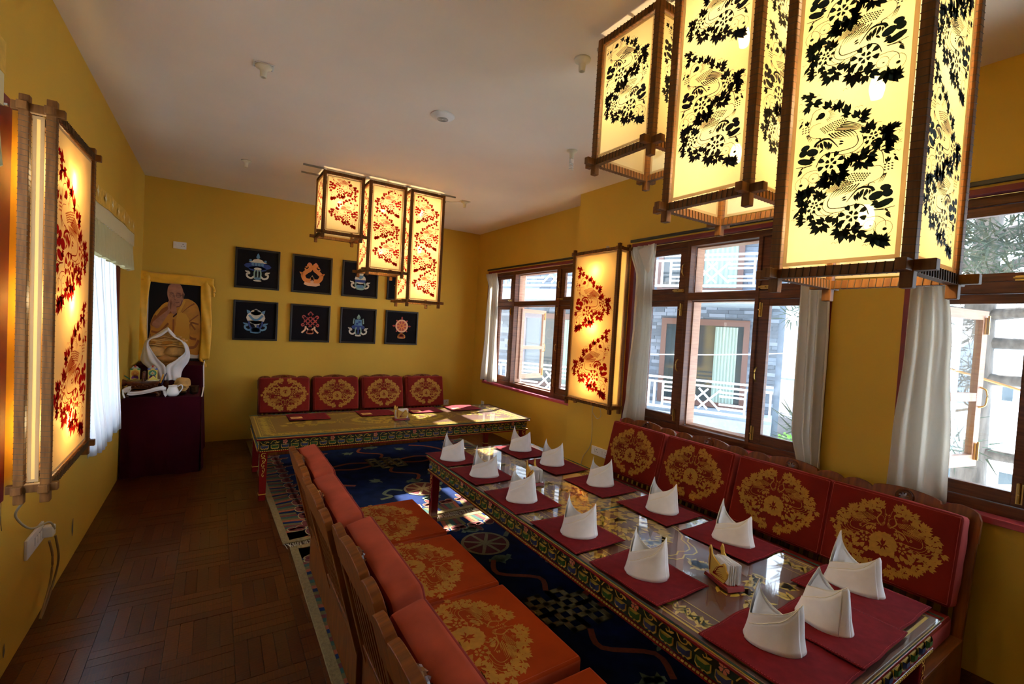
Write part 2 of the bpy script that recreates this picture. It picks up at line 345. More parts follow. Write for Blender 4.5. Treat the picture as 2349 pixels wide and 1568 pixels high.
def medallion():                          # cushion ornament, about 0.5 x 0.41 m
    P = []; s = .000255
    rnd = random.Random(3)
    for q in bird_unit(False):
        cx = sum(a for a, b in q)/len(q); cy = sum(b for a, b in q)/len(q)
        if cx < -400 or cx > 480 or cy > 480 or cy < -400: continue
        if cx > 330 and cy < 80: continue
        for sg in (1, -1):
            qq = [(sg*(a*s-.128), b*s+.035) for a, b in q]
            if sg > 0 and max(a for a, b in qq) > .004: continue
            if sg < 0 and min(a for a, b in qq) < -.004: continue
            if max((abs(a)/.245)**1.6+(abs(b)/.195)**1.6 for a, b in qq) > 1: continue
            P.append(qq)
    n = 27
    for k in range(n):
        a = PI/2+PI*(k+.5)/n; c_, s_ = math.cos(a), math.sin(a); e = 1.55
        r_ = 1/((abs(c_)/.250)**e+(abs(s_)/.200)**e)**(1/e)
        for rr, sz in ((1.0, .027), (.89, .023), (.79, .018)):
            w_ = rr*(1+.045*math.sin(k*2.3+rr*9)); x = r_*w_*c_; y = r_*w_*s_
            if rr == .79 and k % 3: continue
            if abs(x) < .018: continue
            for sg in (1, -1):
                rnd.seed(k*7+int(rr*100)); dg = math.degrees(a)+rnd.uniform(-70, 70)
                P += [[(sg*u, v) for u, v in q] for q in sprig(x, y, sz, dg)]
                if k % 2: P += [[(sg*u, v) for u, v in q] for q in ribbon([(x*.93, y*.93), (x*.97+.006, y*.97), (x*1.0, y*1.0-.006)], .003, n=2)]
    for k in range(9): P.append(petal(.016*math.cos(k*.7), -.035+.016*math.sin(k*.7), k*2*PI/9, .052, .040))
    for sg in (1, -1):
        P += [[(sg*a, b) for a, b in q] for q in ribbon([(-.02, .06), (-.045, .09), (-.03, .13), (-.05, .15)], .006, n=4)]
        for k in range(5): P.append([(sg*a, b) for a, b in petal(-.05-.016*k, -.060-.012*(k % 2), -PI/2-.3*k, .034, .024)])
        for k in range(3): P.append([(sg*a, b) for a, b in leafp(-.03-.012*k, .03-.01*k, -1.3+.25*k, .075, .014)])
    return P
MEDAL = medallion()
def print_mesh(polys, fn, mb=None):
    mb = mb or MB()
    for q in polys: mb.poly(q, fn)
    return mb
# ------------------------------------------------------------------ room shell
XL, XR, XN, YB, YF, H = -.72, 3.545, 3.25, 6.66, -2.3, 3.066
def wallbox(name, *b, par=None):
    o = MB().box(*b).build(name, M['wall'], par); return struct(o) if par is None else o
fl = struct(MB().box(XL-.25, 3.9, YF-.2, YB+.2, -.15, -.012).build('floor', mat('floor_bed', (.03, .012, .006), .8)))
struct(MB().box(XL-.25, 3.9, YF-.2, YB+.2, H, H+.12).build('ceiling', M['ceiling']))
wallbox('wall_back', XL-.2, 3.9, YB, YB+.2, -.15, H)
wallbox('wall_front', XL-.2, 3.9, YF-.2, YF, -.15, H)
def wall_with_holes(name, xa, xb, y0, y1, holes, mats=None):
    mb = MB(); ys = y0
    for (a, b, z0, z1) in holes:
        mb.box(xa, xb, ys, a, -.15, H); mb.box(xa, xb, a, b, -.15, z0); mb.box(xa, xb, a, b, z1, H); ys = b
    mb.box(xa, xb, ys, y1, -.15, H)
    return struct(mb.build(name, M['wall']))
wall_with_holes('wall_left', XL-.25, XL, YF, YB, [(.95, 2.56, .77, 2.39), (3.42, 5.26, .70, 2.30)])
wall_with_holes('wall_right', XR, XR+.22, 3.86, YB, [(4.08, 6.30, .745, 2.44)])
wall_with_holes('wall_right', XN, XN+.22, YF, 3.86, [(-1.2, 1.012, .80, 2.44), (1.372, 3.076, .80, 2.44)])
wallbox('wall_right', XN+.22, XR+.25, 3.64, 3.86, -.15, H)

# parquet: basket-weave blocks of strips, each strip a part of the floor
def strips():
    T = .28; n = 5; w_ = T/n; out = []
    j0, j1 = int((.9)/T), int(YB/T)+1
    for i in range(0, 17):
        for j in range(-9, j1+1):
            x0 = XL+i*T; y0 = j*T
            for k in range(n):
                if (i+j) % 2: r = (x0+k*w_, x0+(k+1)*w_, y0, y0+T, 1)
                else: r = (x0, x0+T, y0+k*w_, y0+(k+1)*w_, 0)
                if r[0] > 3.6 or r[2] > YB-.02 or r[3] < YF: continue
                out.append((r[0]+.0009, min(r[1], 3.6)-.0009, max(r[2], YF)+.0009, min(r[3], YB)-.0009, r[4]))
    return out
ST = strips(); rnd = random.Random(5)
def seen(r): return r[0] < .55 and r[3] > 1.25 and r[2] < 5.5 and (r[2] > 1.25)
vis = sorted([r for r in ST if seen(r)], key=lambda r: r[2]+r[0]*.3)[:300]; vs_ = set(vis)
smesh = {}
rest = [MB() for _ in range(1)]; restm = MB()
for r in ST:
    h = rnd.uniform(-.0008, .0004); k = rnd.randrange(4)
    if r in vs_:
        L_, W_ = (r[3]-r[2], r[1]-r[0]) if r[4] else (r[1]-r[0], r[3]-r[2])
        key = (round(L_, 3), round(W_, 3), k)
        if key not in smesh:
            o = MB().box(-W_/2, W_/2, -L_/2, L_/2, -.012, 0).build('parquet_strip', M['parq'][k], fl, bev=0); smesh[key] = o.data; first = True
        else:
            o = D.objects.new('parquet_strip', smesh[key]); C.objects.link(o); o.parent = fl
        o.location = ((r[0]+r[1])/2, (r[2]+r[3])/2, h); o.rotation_euler = (rnd.uniform(-.003, .003), rnd.uniform(-.006, .006), 0 if r[4] else PI/2)
    else:
        restm.cur = k; restm.box(r[0], r[1], r[2], r[3], -.012, h)
o = restm.build('parquet_field', M['parq'], fl); o['kind'] = 'stuff'

# plaster chips at the foot of the left wall, low on the yellow paint
for i, (y, z, s) in enumerate([(3.86, .19, .055), (3.55, .12, .045), (2.75, .10, .03)]):
    pts = [(s*.35*math.sin(a)*(1+.3*math.sin(3*a+i)), s*math.cos(a)*(1+.2*math.sin(2*a))) for a in [2*PI*k/10 for k in range(10)]]
    mb = MB(); mb.add([(XL+.0015, y+u, z+v) for u, v in pts], [tuple(range(10))]); mb.build('plaster_chip', mat('bare_plaster', (.16, .13, .09), .95), D.objects['wall_left'])

# ------------------------------------------------------------------ windows
def bar(mb, x0, x1, y0, y1, z0, z1): mb.box(x0, x1, y0, y1, z0, z1)
def bolt(par, x, y, z, vert=True, sc=1):
    mb = MB()
    if vert:
        mb.box(x-.004, x, y-.012, y+.012, z-.05*sc, z+.05*sc); mb.tube([(x-.010, y, z-.045*sc), (x-.010, y, z+.055*sc)], .006, 8); mb.tube([(x-.010, y, z), (x-.03, y, z)], .005, 6)
    else:
        mb.box(x-.004, x, y-.05*sc, y+.05*sc, z-.012, z+.012); mb.tube([(x-.010, y-.045*sc, z), (x-.010, y+.055*sc, z)], .006, 8); mb.tube([(x-.010, y, z), (x-.03, y, z)], .005, 6)
    mb.build('brass_bolt', M['brass'], par)
def handle(par, x, y, z):
    MB().tube(catmull([(x, y, z-.05), (x-.022, y, z-.03), (x-.026, y, z), (x-.022, y, z+.03), (x, y, z+.05)], 4), .0055, 8).build('pull_handle', M['brass'], par)
def window(idx, xw, xf, y_near, y_far, z0, z1, bays, sashes, tr=(1.91, 1.97), glz=(.885, 1.855), sillz=None):
    """bays: list of (ya, yb, kind) light openings from near to far; kind 'sash' = inner wooden sash, 'fix' = deep rebate"""
    d = .07
    fr = MB(); a, b = y_near, y_far
    bar(fr, xf, xf+d, a, b, z0, z0+.06); bar(fr, xf, xf+d, a, b, z1-.05, z1); bar(fr, xf+.001, xf+d-.001, a+.001, b-.001, tr[0], tr[1])
    edges = [a]+[q for (u, v, k) in bays for q in (u, v)]+[b]
    for i in range(0, len(edges), 2): bar(fr, xf-.002, xf+d+.002, edges[i], edges[i+1], z0+.001, z1-.001)
    w_ = struct(fr.build('window_%d' % idx, M['frame'], bev=.004))
    for (u, v, k) in bays:
        for (za, zb, low) in ((z0+.06, tr[0], True), (tr[1], z1-.05, False)):
            if k == 'sash':
                s_ = .075; g0, g1 = u+s_, v-s_; zz0, zz1 = za+(.07 if low else .045), zb-.05
                mb = MB(); x0, x1 = xf+.012, xf+.05
                mb.box(x0, x1, u+.002, g0, za+.002, zb-.002); mb.box(x0, x1, g1, v-.002, za+.002, zb-.002)
                mb.box(x0+.0005, x1-.0005, g0-.001, g1+.001, za+.002, zz0); mb.box(x0+.0005, x1-.0005, g0-.001, g1+.001, zz1, zb-.002)
                s = mb.build('sash', M['frame'], w_, bev=.003)
                MB().add([(xf+.03, g0-.005, zz0-.005), (xf+.03, g1+.005, zz0-.005), (xf+.03, g1+.005, zz1+.005), (xf+.03, g0-.005, zz1+.005)], [(0, 1, 2, 3)]).build('pane', M['wglass'], s)
            else:
                mb = MB(); x0, x1 = xf+d+.001, xf+d+.10        # deep rebate of the fixed bay, wood painted as if sunlit
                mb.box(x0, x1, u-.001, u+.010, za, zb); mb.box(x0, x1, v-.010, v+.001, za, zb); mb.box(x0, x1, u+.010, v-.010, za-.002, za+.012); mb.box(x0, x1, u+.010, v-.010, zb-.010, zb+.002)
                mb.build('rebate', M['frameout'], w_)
                MB().add([(xf+.087, u+.008, za+.008), (xf+.087, v-.008, za+.008), (xf+.087, v-.008, zb-.008), (xf+.087, u+.008, zb-.008)], [(0, 1, 2, 3)]).build('pane', M['wglass'], w_)
    for (y, z, vert) in sashes: bolt(w_, xf+.010, y, z, vert)
    return w_
# far window
w1 = window(1, XR, 3.60, 4.12, 6.16, .745, 2.41, [(4.16, 4.565, 'sash'), (4.645, 5.605, 'fix'), (5.665, 6.10, 'sash')],
            [(4.60, 1.83, 1), (4.60, .93, 1), (4.56, 1.99, 0), (5.70, 1.83, 1), (5.72, 1.99, 0)])
handle(w1, 3.61, 4.585, 1.38); handle(w1, 3.61, 5.69, 1.38); handle(w1, 3.61, 4.585, 2.17)
w2 = window(2, XN, 3.31, 1.44, 3.00, .80, 2.41, [(1.50, 1.875, 'sash'), (1.905, 2.475, 'fix'), (2.51, 2.95, 'sash')],
            [(1.86, 1.83, 1), (1.86, .93, 1), (1.83, 1.995, 0), (2.545, 1.83, 1), (2.58, 1.995, 0), (2.545, .93, 1)])
handle(w2, 3.32, 1.86, 1.36); handle(w2, 3.32, 2.54, 1.36); handle(w2, 3.32, 2.54, 2.17)
w3 = window(3, XN, 3.31, -1.15, .975, .80, 2.41, [(-1.05, -.45, 'sash'), (-.38, .42, 'fix'), (.475, .93, 'sash')],
            [(.52, .93, 1), (.55, 1.985, 0)])
# red painted reveals, sills and curtain rails
def reveal(x, xf, y0, y1, z0, z1):
    mb = MB(); mb.box(x-.004, xf, y0, y0+.045, z0+.001, z1); mb.box(x-.004, xf, y1-.045, y1, z0+.001, z1); mb.box(x-.0035, xf, y0+.01, y1-.01, z1-.03, z1-.0005)
    struct(mb.build('trim_1', M['redtrim'])); struct(MB().box(x-.02, xf+.001, y0-.0, y1+.0, z0-.03, z0+.004).build('trim_2', M['sill'], bev=.004))
reveal(XR, 3.60, 4.081, 6.299, .745, 2.44); reveal(XN, 3.31, 1.373, 3.075, .80, 2.44); reveal(XN, 3.31, -1.199, 1.011, .80, 2.44)
def rail(x, y0, y1, z, lab):
    t = thing('curtain_rail', lab, 'rail', (x, (y0+y1)/2, z)); h = (y1-y0)/2
    MB().box(-.022, -.004, -h, h, -.012, .012).build('rail', M['rod'], t, bev=.003)
    for s in (-1, 1): MB().box(-.012, .0, s*(h-.05)-.008, s*(h-.05)+.008, -.009, .009).build('bracket', M['metal'], t)
rail(XR, 4.00, 6.31, 2.463, 'black curtain rail above the far window by the back corner')
rail(XN, 1.30, 3.085, 2.463, 'black curtain rail above the middle window behind the right bench')
rail(XN, -1.3, 1.06, 2.463, 'black curtain rail above the near window at the right edge')

# open casements hung outside
def casement(par, hx, hy, ang, wd, z0, z1, mt, mid=True, bolts=True, name='casement'):
    T = TL(hx, hy, 0) @ RZ(ang); s_ = .055; mb = MB()        # local +x runs from hinge to free edge
    for b in ((0, s_, z0, z1), (wd-s_, wd, z0, z1), (s_, wd-s_, z0, z0+.07), (s_, wd-s_, z1-.055, z1)): mb.box(b[0], b[1], -.018, .018, b[2], b[3], T)
    zm = (z0+z1)/2-.05
    if mid: mb.box(s_, wd-s_, -.017, .017, zm-.025, zm+.025, T)
    o = mb.build(name, mt, par)
    MB().add([T @ Vector(q) for q in ((s_-.004, 0, z0+.06), (wd-s_+.004, 0, z0+.06), (wd-s_+.004, 0, z1-.05), (s_-.004, 0, z1-.05))], [(0, 1, 2, 3)]).build('pane', M['hazeglass'], o)
    if bolts:
        for z in (z0+.09, z1-.09): MB().box(wd-.04, wd-.016, -.028, -.018, z-.05, z+.05, T).tube([T @ Vector((wd-.028, -.032, z-.05)), T @ Vector((wd-.028, -.032, z+.06))], .006).build('brass_bolt', M['brass'], o)
        MB().tube([T @ Vector(p) for p in catmull([(wd-.028, -.018, zm-.06), (wd-.028, -.05, zm-.04), (wd-.028, -.05, zm+.04), (wd-.028, -.018, zm+.06)], 4)], .005).build('pull_handle', M['brass'], o)
    return o
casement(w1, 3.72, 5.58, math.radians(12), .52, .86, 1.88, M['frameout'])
casement(w2, 3.42, 2.50, math.radians(38), .34, .90, 1.86, M['frame'], mid=False)
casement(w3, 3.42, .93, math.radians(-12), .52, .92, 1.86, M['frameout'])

# left wall windows, mostly behind their curtains
for i, (a, b, z0, z1) in enumerate([(.95, 2.56, .77, 2.39), (3.42, 5.26, .70, 2.30)]):
    mb = MB(); x0, x1 = XL-.15, XL-.09
    for q in ((a, a+.06, z0, z1), (b-.06, b, z0, z1), (a+.06, b-.06, z0, z0+.06), (a+.06, b-.06, z1-.06, z1), ((a+b)/2-.03, (a+b)/2+.03, z0+.06, z1-.06)): mb.box(x0, x1, q[0], q[1], q[2], q[3])
    w_ = struct(mb.build('window_%d' % (4+i), M['frame']))
    MB().box(XL-.122, XL-.118, a+.05, b-.05, z0+.05, z1-.05).build('pane', M['wglass'], w_)
    mb = MB(); mb.box(XL-.09, XL+.004, a+.0005, a+.10, z0+.0005, z1-.0005); mb.box(XL-.09, XL+.004, b-(.13 if i == 0 else .36), b-.0005, z0+.0005, z1-.0005)
    if i == 0: mb.box(XL+.0005, XL+.006, b-.1, 2.69, z0, z1)
    struct(mb.build('trim_1', M['redtrim']))
    struct(MB().box(XL-.09, XL+.02, a-.02, b+.02, z0-.03, z0+.004).build('trim_2', M['sill']))

# ------------------------------------------------------------------ curtains
def curtain(name, label, x, keys, side, mt=None, folds=7, amp=.022, group=None, seed=0, sway=0.0):
    """keys: list of (z, y0, y1); side +1 bulges towards +x"""
    rn = random.Random(seed); ph = [rn.uniform(0, 6) for _ in range(4)]
    keys = sorted(keys)
    def at(z):
        for (a, b) in zip(keys, keys[1:]):
            if a[0] <= z <= b[0]:
                t = (z-a[0])/(b[0]-a[0]); t = t*t*(3-2*t) if len(keys) > 2 else t; return a[1]+(b[1]-a[1])*t, a[2]+(b[2]-a[2])*t
        return keys[-1][1], keys[-1][2]
    z0, z1 = keys[0][0], keys[-1][0]
    def fn(u, v):
        z = z0+(z1-z0)*v; a, b = at(z)
        wv = math.sin(u*folds*2*PI+ph[0]+.8*math.sin(v*3+ph[1]))+.35*math.sin(u*folds*3.7+ph[2]+v*2)
        hem = .012*math.sin(u*9+ph[3]) if v == 0 else 0
        return (x+side*(amp*(1.15+wv)*(.75+.35*(1-v))+sway*(1-v)), a+(b-a)*(u+.012*math.sin(u*folds*4*PI+ph[1])), z+hem)
    mb = MB(); mb.grid(fn, 90, 26)
    cen = ((keys[0][1]+keys[0][2])/2)
    o = mb.build(name, mt or M['curt'], smooth=True, solid=.0015, fix=False)
    return tag(o, label, 'curtain', group)
curtain('curtain', 'white curtain gathered at the far end of the farthest window, by the corner', XR-.012, [(.77, 5.83, 6.33), (1.5, 5.88, 6.25), (2.2, 5.92, 6.20), (2.40, 5.98, 6.30)], -1, seed=1, folds=5)
curtain('curtain', 'white curtain with folded-over top between wall lantern and middle window', XN-.014, [(.80, 2.78, 3.04), (1.05, 2.77, 3.01), (1.7, 2.755, 2.96), (2.1, 2.77, 2.96), (2.40, 2.76, 3.06)], -1, seed=2, folds=5, amp=.024)
curtain('curtain', 'white curtain hanging on the right half of the middle window', XN-.014, [(.79, 1.345, 1.47), (1.05, 1.345, 1.52), (1.4, 1.35, 1.525), (2.2, 1.37, 1.54), (2.40, 1.37, 1.56)], -1, seed=3, folds=3.2, amp=.026)
curtain('curtain', 'wide white curtain hanging in front of the nearest window, over bench back', XN-.014, [(.79, .755, 1.0), (1.1, .76, .995), (1.6, .79, .97), (2.2, .85, .965), (2.40, .85, .965)], -1, seed=5, folds=2.6, amp=.03)
# folded top flap of the second curtain
mb = MB(); mb.add([(XN-.075, 2.93, 2.36), (XN-.075, 2.75, 2.40), (XN-.08, 2.76, 2.19), (XN-.09, 2.79, 2.13), (XN-.085, 2.84, 2.20)], [(0, 1, 2, 3, 4)])
mb.build('folded_flap', M['curt'], [o for o in D.objects if o.name.startswith('curtain') and o.get('label', '').startswith('white curtain with folded')][0], solid=.002)
curtain('curtain', 'sheer white curtain under the sage valance on the left wall', XL+.022, [(.60, 3.9, 4.90), (1.2, 3.7, 4.84), (2.0, 3.45, 4.78), (2.24, 3.45, 4.78)], 1, mt=M['sheer'], seed=6, folds=9, amp=.018, sway=.03)
curtain('curtain', 'white curtain edge on the window at the left border of the picture', XL+.022, [(.70, 1.05, 2.30), (2.3, 1.05, 2.25)], 1, mt=M['sheer'], seed=8, folds=11, amp=.018)
def valance(lab, y0, y1, zt):
    t = thing('valance', lab, 'valance', (XL+.02, (y0+y1)/2, zt)); h = (y1-y0)/2
    x1 = .075
    MB().grid(lambda u, v: (x1+.004*math.sin(u*20), -h+2*h*u, -.105*(1-v)-.008*math.sin(u*7)), 40, 3).build('brocade_band', M['brocade'], t, solid=.003)
    MB().grid(lambda u, v: (x1-.003+.004*math.sin(u*20), -h+2*h*u, -.105-.11*(1-v)), 40, 3).build('plain_band', M['cream'], t, solid=.002)
    MB().grid(lambda u, v: (x1-.010+(.016*(1-v)+.008)*math.sin(u*2*PI*20+math.sin(u*31)), -h+2*h*u, -.212-.215*(1-v)+(.006*math.sin(u*2*PI*26) if v == 0 else 0)), 260, 6).build('pleated_skirt', M['sage'], t, smooth=True, solid=.002, fix=False)
    MB().box(0, x1, h-.004, h, -.10, -.0).box(0, x1, -h, -h+.004, -.10, 0).build('side_return', M['brocade'], t)
    MB().box(.0, .018, -h+.01, h-.01, -.02, .012).build('rail', M['rod'], t)
    n = max(4, int((y1-y0)/.22)); me = None
    for k in range(n):
        yy = -h+(k+.5)*2*h/n
        if me is None:
            mb = MB(); mb.add([(0, a, b) for a, b in [(0, .038), (.010, .012), (.034, 0), (.010, -.012), (0, -.038), (-.010, -.012), (-.034, 0), (-.010, .012)]], [tuple(range(8))]); o = mb.build('woven_motif', M['brocadew'], t); me = o.data
        else: o = D.objects.new('woven_motif', me); C.objects.link(o); o.parent = t
        o.location = (x1+.0075, yy, -.055)
    return t
valance('gold brocade and pleated sage valance above the sheer curtain, left wall', 3.36, 5.22, 2.33)
valance('gold brocade valance end with black rail at the left picture border', .9, 2.27, 2.46)

# ------------------------------------------------------------------ exterior: neighbouring building
bldg = thing('neighbouring_building', 'slate-clad building with white lattice balconies, seen through the windows', 'building', (7.23, 5.06, 0), math.atan2(.891, -.454))
# local +x = along the facade (away from camera), local +y = towards us, so the wall is at negative y
msl = mat('slate_cladding', s2l((92, 102, 116)), .8, noise=.25, scale=6, bump=.2)
msw = mat('white_railing_paint', (.62, .64, .68), .5); mbr = mat('brown_window_frame', (.10, .045, .035), .5)
mgc = fabric_mat('green_house_curtain', (.30, .38, .34), .1, 0, (1, 1, 1)); mdk = mat('dark_window_glass', (.02, .03, .035), .08)
mslab = mat('balcony_slab', (.20, .23, .26), .85, noise=.1)
BW = -1.15
MB().box(-1.15, 9.5, BW-.3, BW, -3.4, 4.15).build('wall', msl, bldg)
mb = MB(); rn = random.Random(4)           # slate courses, uneven pieces
for r in range(70):
    z = -.9+r*.0715; x = -1.15-rn.uniform(0, .3)
    while x < 5.6:
        L_ = rn.uniform(.16, .42)
        if x+L_ > -1.15: mb.cur = rn.randrange(3); mb.box(max(x, -1.15), min(x+L_-.008, 5.7), BW, BW+rn.uniform(.004, .022), z, z+.068)
        x += L_
sl = mb.build('slate', [msl, mat('slate_pale', s2l((112, 120, 134)), .8), mat('slate_dark', s2l((78, 86, 98)), .8)], bldg); sl['kind'] = 'stuff'
for nm, (z0, z1) in dict(lower=(.05, .24), upper=(2.22, 2.44)).items():
    MB().box(-1.15, 9.4, BW, .12, z0, z1).build('balcony_slab', mslab, bldg)
def house_window(x0, x1, z0, z1, mull, curtains):
    f = MB(); y = BW+.03
    f.box(x0, x0+.10, BW, y+.03, z0, z1); f.box(x1-.10, x1, BW, y+.03, z0, z1); f.box(x0+.1, x1-.1, BW, y+.03, z0, z0+.1); f.box(x0+.1, x1-.1, BW, y+.03, z1-.12, z1)
    for m_ in mull: f.box(m_-.035, m_+.035, BW, y+.028, z0+.1, z1-.12)
    wdo = f.build('window', mbr, bldg)
    MB().box(x0+.1, x1-.1, BW+.025, BW+.03, z0+.1, z1-.12).build('pane', mdk, wdo)
    for (a, b) in curtains:
        MB().grid(lambda u, v: (a+(b-a)*u, BW+.045+.012*math.sin(u*2*PI*7), z0+.1+(z1-z0-.24)*v), 56, 2).build('curtain', mgc, wdo, smooth=True)
house_window(-.68, .95, .26, 1.98, [], [(-.48, -.08)])
house_window(2.6, 4.25, .26, 1.98, [3.3], [(2.75, 3.2)])
house_window(-.5, 1.1, 2.5, 3.7, [.3], [(-.4, .2)])
def railing(z, x0, x1):
    r = MB(); t = .022
    r.box(x0, x1, .05-t, .05+t, z+.60, z+.635); r.box(x0, x1, .05-t, .05+t, z+.515, z+.55); r.box(x0, x1, .05-t, .05+t, z+.06, z+.10)
    for a in (.03, .15, .27): r.box(x0+a-.016, x0+a+.016, .03, .07, z+.10, z+.515)
    x = x0+.40; k = 1
    while x < x1:
        mod = k % 2; L_ = 1.5
        def V(a, z0=.10, z1=.515):
            if x+a < x1: r.box(x+a-.016, x+a+.016, .03, .07, z+z0, z+z1)
        def Hh(a, b, zz): r.box(x+a, min(x+b, x1), .032, .068, z+zz-.016, z+zz+.016)
        V(0)
        if not mod: V(.10); V(.20)
        if mod:                                # crossed lozenges with horizontal bars
            for c_ in (.56, .76):
                for s in (1, -1):
                    T = TL(x+c_, .05, z+.31) @ RY(s*PI/4); r.box(-.25, .25, -.014, .014, -.015, .015, T)
            for zz in (.17, .24, .38, .45): Hh(.92, 1.35, zz); Hh(.0, .40, zz)
            V(1.35)
        else:                                  # stepped key pattern
            V(.34); V(.48, .10, .20); V(.48, .42, .515); V(.60, .14, .24); V(.60, .38, .48); Hh(.48, .72, .20); Hh(.48, .72, .42); V(.72, .10, .20); V(.72, .42, .515); V(.86); V(.98); V(1.1); V(1.22); V(1.35)
        x += L_; k += 1
    return r
for z in (.24, 2.44): railing(z, -1.15, 9.3).build('balcony_railing', msw, bldg)
MB().box(-1.2, 9.5, BW-.4, BW+.12, 4.1, 4.2).build('roof_slab', mslab, bldg)
MB().box(-1.25, -.9, BW-.28, BW-.02, -3.4, 4.1).build('corner_pier', msl, bldg)
# white house further right with scaffold boards on a terrace and a green bank
wh = thing('white_house', 'bright white house wall far behind the right pane of the middle window', 'building', (12.5, 5.4, 0), 0)
mwh = mat('whitewash', (.80, .84, .90), .8, noise=.05)
MB().box(0, 3, -.9, 3.2, -3.4, 3.3).build('wall', mwh, wh); MB().box(-.25, 3.2, -1.0, 3.4, 3.3, 3.42).build('roof_slab', mslab, wh)
for k in range(4): MB().tube([(-.07, -.75+k*.5, -3), (-.07, -.75+k*.5, 3.2)], .03, 8).build('drain_pipe', msw, wh)
tr = thing('terrace_railing', 'white metal railing on the concrete terrace below the white house', 'railing', (9.6, 4.2, .15))
MB().box(-.03, .03, -.6, 1.7, .72, .76).build('top_rail', mslab, tr)
for k in range(15): MB().box(-.012, .012, -.55+k*.15-.012, -.55+k*.15+.012, 0, .62).build('baluster', msw, tr)
MB().box(-.015, .015, -.6, 1.7, .60, .64).build('lower_rail', msw, tr)
tag(MB().box(9.4, 12, 3.3, 6.2, -.35, .15).build('concrete_terrace', mat('weathered_concrete', (.24, .21, .21), .9, noise=.3, scale=4)), 'stained concrete terrace edge under the white railing outside', 'terrace')
mpk = mat('pale_plank', (.60, .52, .40), .8, noise=.2, scale=5, stretch=(1, 1, .2))
for i, (y, l, w_) in enumerate([(4.66, 1.55, .14), (4.95, 1.5, .2), (5.2, 1.2, .12), (4.40, 1.3, .1)]):
    o = MB().box(-.02, .02, -w_/2, w_/2, 0, l).build('plank', mpk); o.location = (9.95, y, .15); o.rotation_euler = (.10*(1 if i % 2 else -1), .12, 0)
    tag(o, ['tall pale plank leaning on the outside terrace railing, left of pair', 'widest pale board leaning on the outside terrace railing', 'shortest narrow board leaning right of the wide one outside', 'thin plank leaning at the left end of the outside terrace'][i], 'plank', 'planks leaning on the terrace outside')
# bank with bushes
mgr = mat('pale_dry_grass', (.22, .24, .15), .95, scale=1.5, col2=(.15, .19, .10))
def hz(u, v): return (5.2+5.5*u, 1.6+3.6*v, -1.5+1.05*u+.15*math.sin(u*9+v*7))
tag(MB().grid(hz, 30, 20).build('grassy_bank', mgr, smooth=True), 'pale grassy bank below the concrete terrace outside', 'bank', kind='stuff')
mlf = mat('bright_leaf', (.16, .36, .06), .6); mlf2 = mat('pine_needles', (.035, .055, .035), .8, noise=.3, scale=3); mbk = mat('pine_bark', (.115, .10, .09), .95, noise=.4, scale=10, bump=.6, stretch=(2, 2, .5))
def tuft(mb, c, r, n, L_, rn, wd=.02):
    for _ in range(n):
        d = Vector((rn.gauss(0, 1), rn.gauss(0, 1), rn.gauss(0, .8))).normalized(); p = c+d*r*rn.random()**.5
        e = (d+Vector((0, 0, rn.uniform(-.3, .5)))).normalized()*L_; s = e.cross(Vector((rn.random(), rn.random(), rn.random()))).normalized()*wd
        mb.add([p-s, p+s, p+e], [(0, 1, 2)])
rn = random.Random(11)
for i, (x, y, z, r) in enumerate([(8.2, 3.62, -.42, .28), (8.6, 4.12, -.38, .26), (7.9, 3.2, -.7, .3), (9.0, 3.75, -.25, .22)]):
    t = thing('leafy_bush', ['round bright green bush low behind the right pane of the middle window', 'second green bush right of the round one on the outside bank', 'lowest green bush on the outside bank', 'small bush just under the outside terrace edge'][i], 'bush', (x, y, z), group='bushes on the bank')
    mb = MB(); tuft(mb, Vector((0, 0, .1)), r, 500, .07, rn, .028); mb.build('foliage', mlf, t)['kind'] = 'stuff'
    MB().tube([(0, 0, -.3), (0, 0, .1)], .02, 6).build('stem', mbk, t)

# pine tree outside the near window
def pine(name, label, base, h, branches, seed, tr_r=.14, dens=1.0, ln=.20):
    rn = random.Random(seed); t = thing(name, label, 'tree', base); nd = MB()
    MB().tube([(0, 0, 0), (.03, .02, h*.3), (0, .05, h*.6), (.05, 0, h)], tr_r, 14, [tr_r*1.15, tr_r, tr_r*.8, tr_r*.3]).build('trunk', mbk, t, smooth=True)
    for (z, az, L_, dz) in branches:
        d = Vector((math.cos(az), math.sin(az), 0)); side = Vector((-d.y, d.x, 0))
        P = catmull([(0, 0, z), d*L_*.35+Vector((0, 0, z+dz*.6+rn.uniform(-.05, .05))), d*L_*.7+side*rn.uniform(-.2, .2)+Vector((0, 0, z+dz)), d*L_+side*rn.uniform(-.3, .3)+Vector((0, 0, z+dz*.7))], 5)
        r0 = min(tr_r*.42, .022*L_+.012); MB().tube(P, r0, 7, [r0*(1-.8*i/(len(P)-1)) for i in range(len(P))]).build('branch', mbk, t, smooth=True)
        for i, p in enumerate(P[5:]):
            for s in (-1, 1):
                for k in range(3):
                    q = p+side*s*rn.uniform(.05, .5)+Vector((rn.uniform(-.15, .15), rn.uniform(-.15, .15), rn.uniform(-.16, .12)))
                    tuft(nd, q, .15, int(34*dens), ln, rn, .009)
    nd.build('needles', mlf2, t)['kind'] = 'stuff'
    return t
br = [(4.3+z, az, L_, dz) for z, az, L_, dz in [(.15, -2.2, 2.0, -.25), (.5, -1.5, 2.4, -.1), (.75, 2.6, 1.8, -.15), (1.25, -1.7, 2.6, .05), (1.62, -1.45, 2.6, 0.02), (1.9, -1.9, 2.5, .05), (2.3, -2.4, 2.0, .2), (2.15, 1.6, 1.6, .25), (2.7, -1.3, 2.4, .3), (2.9, 2.9, 1.9, .2), (3.2, -2.0, 2.2, .3), (3.3, .9, 1.8, .3), (3.8, -2.6, 2.0, .3), (3.9, -1.0, 2.0, .3)]]
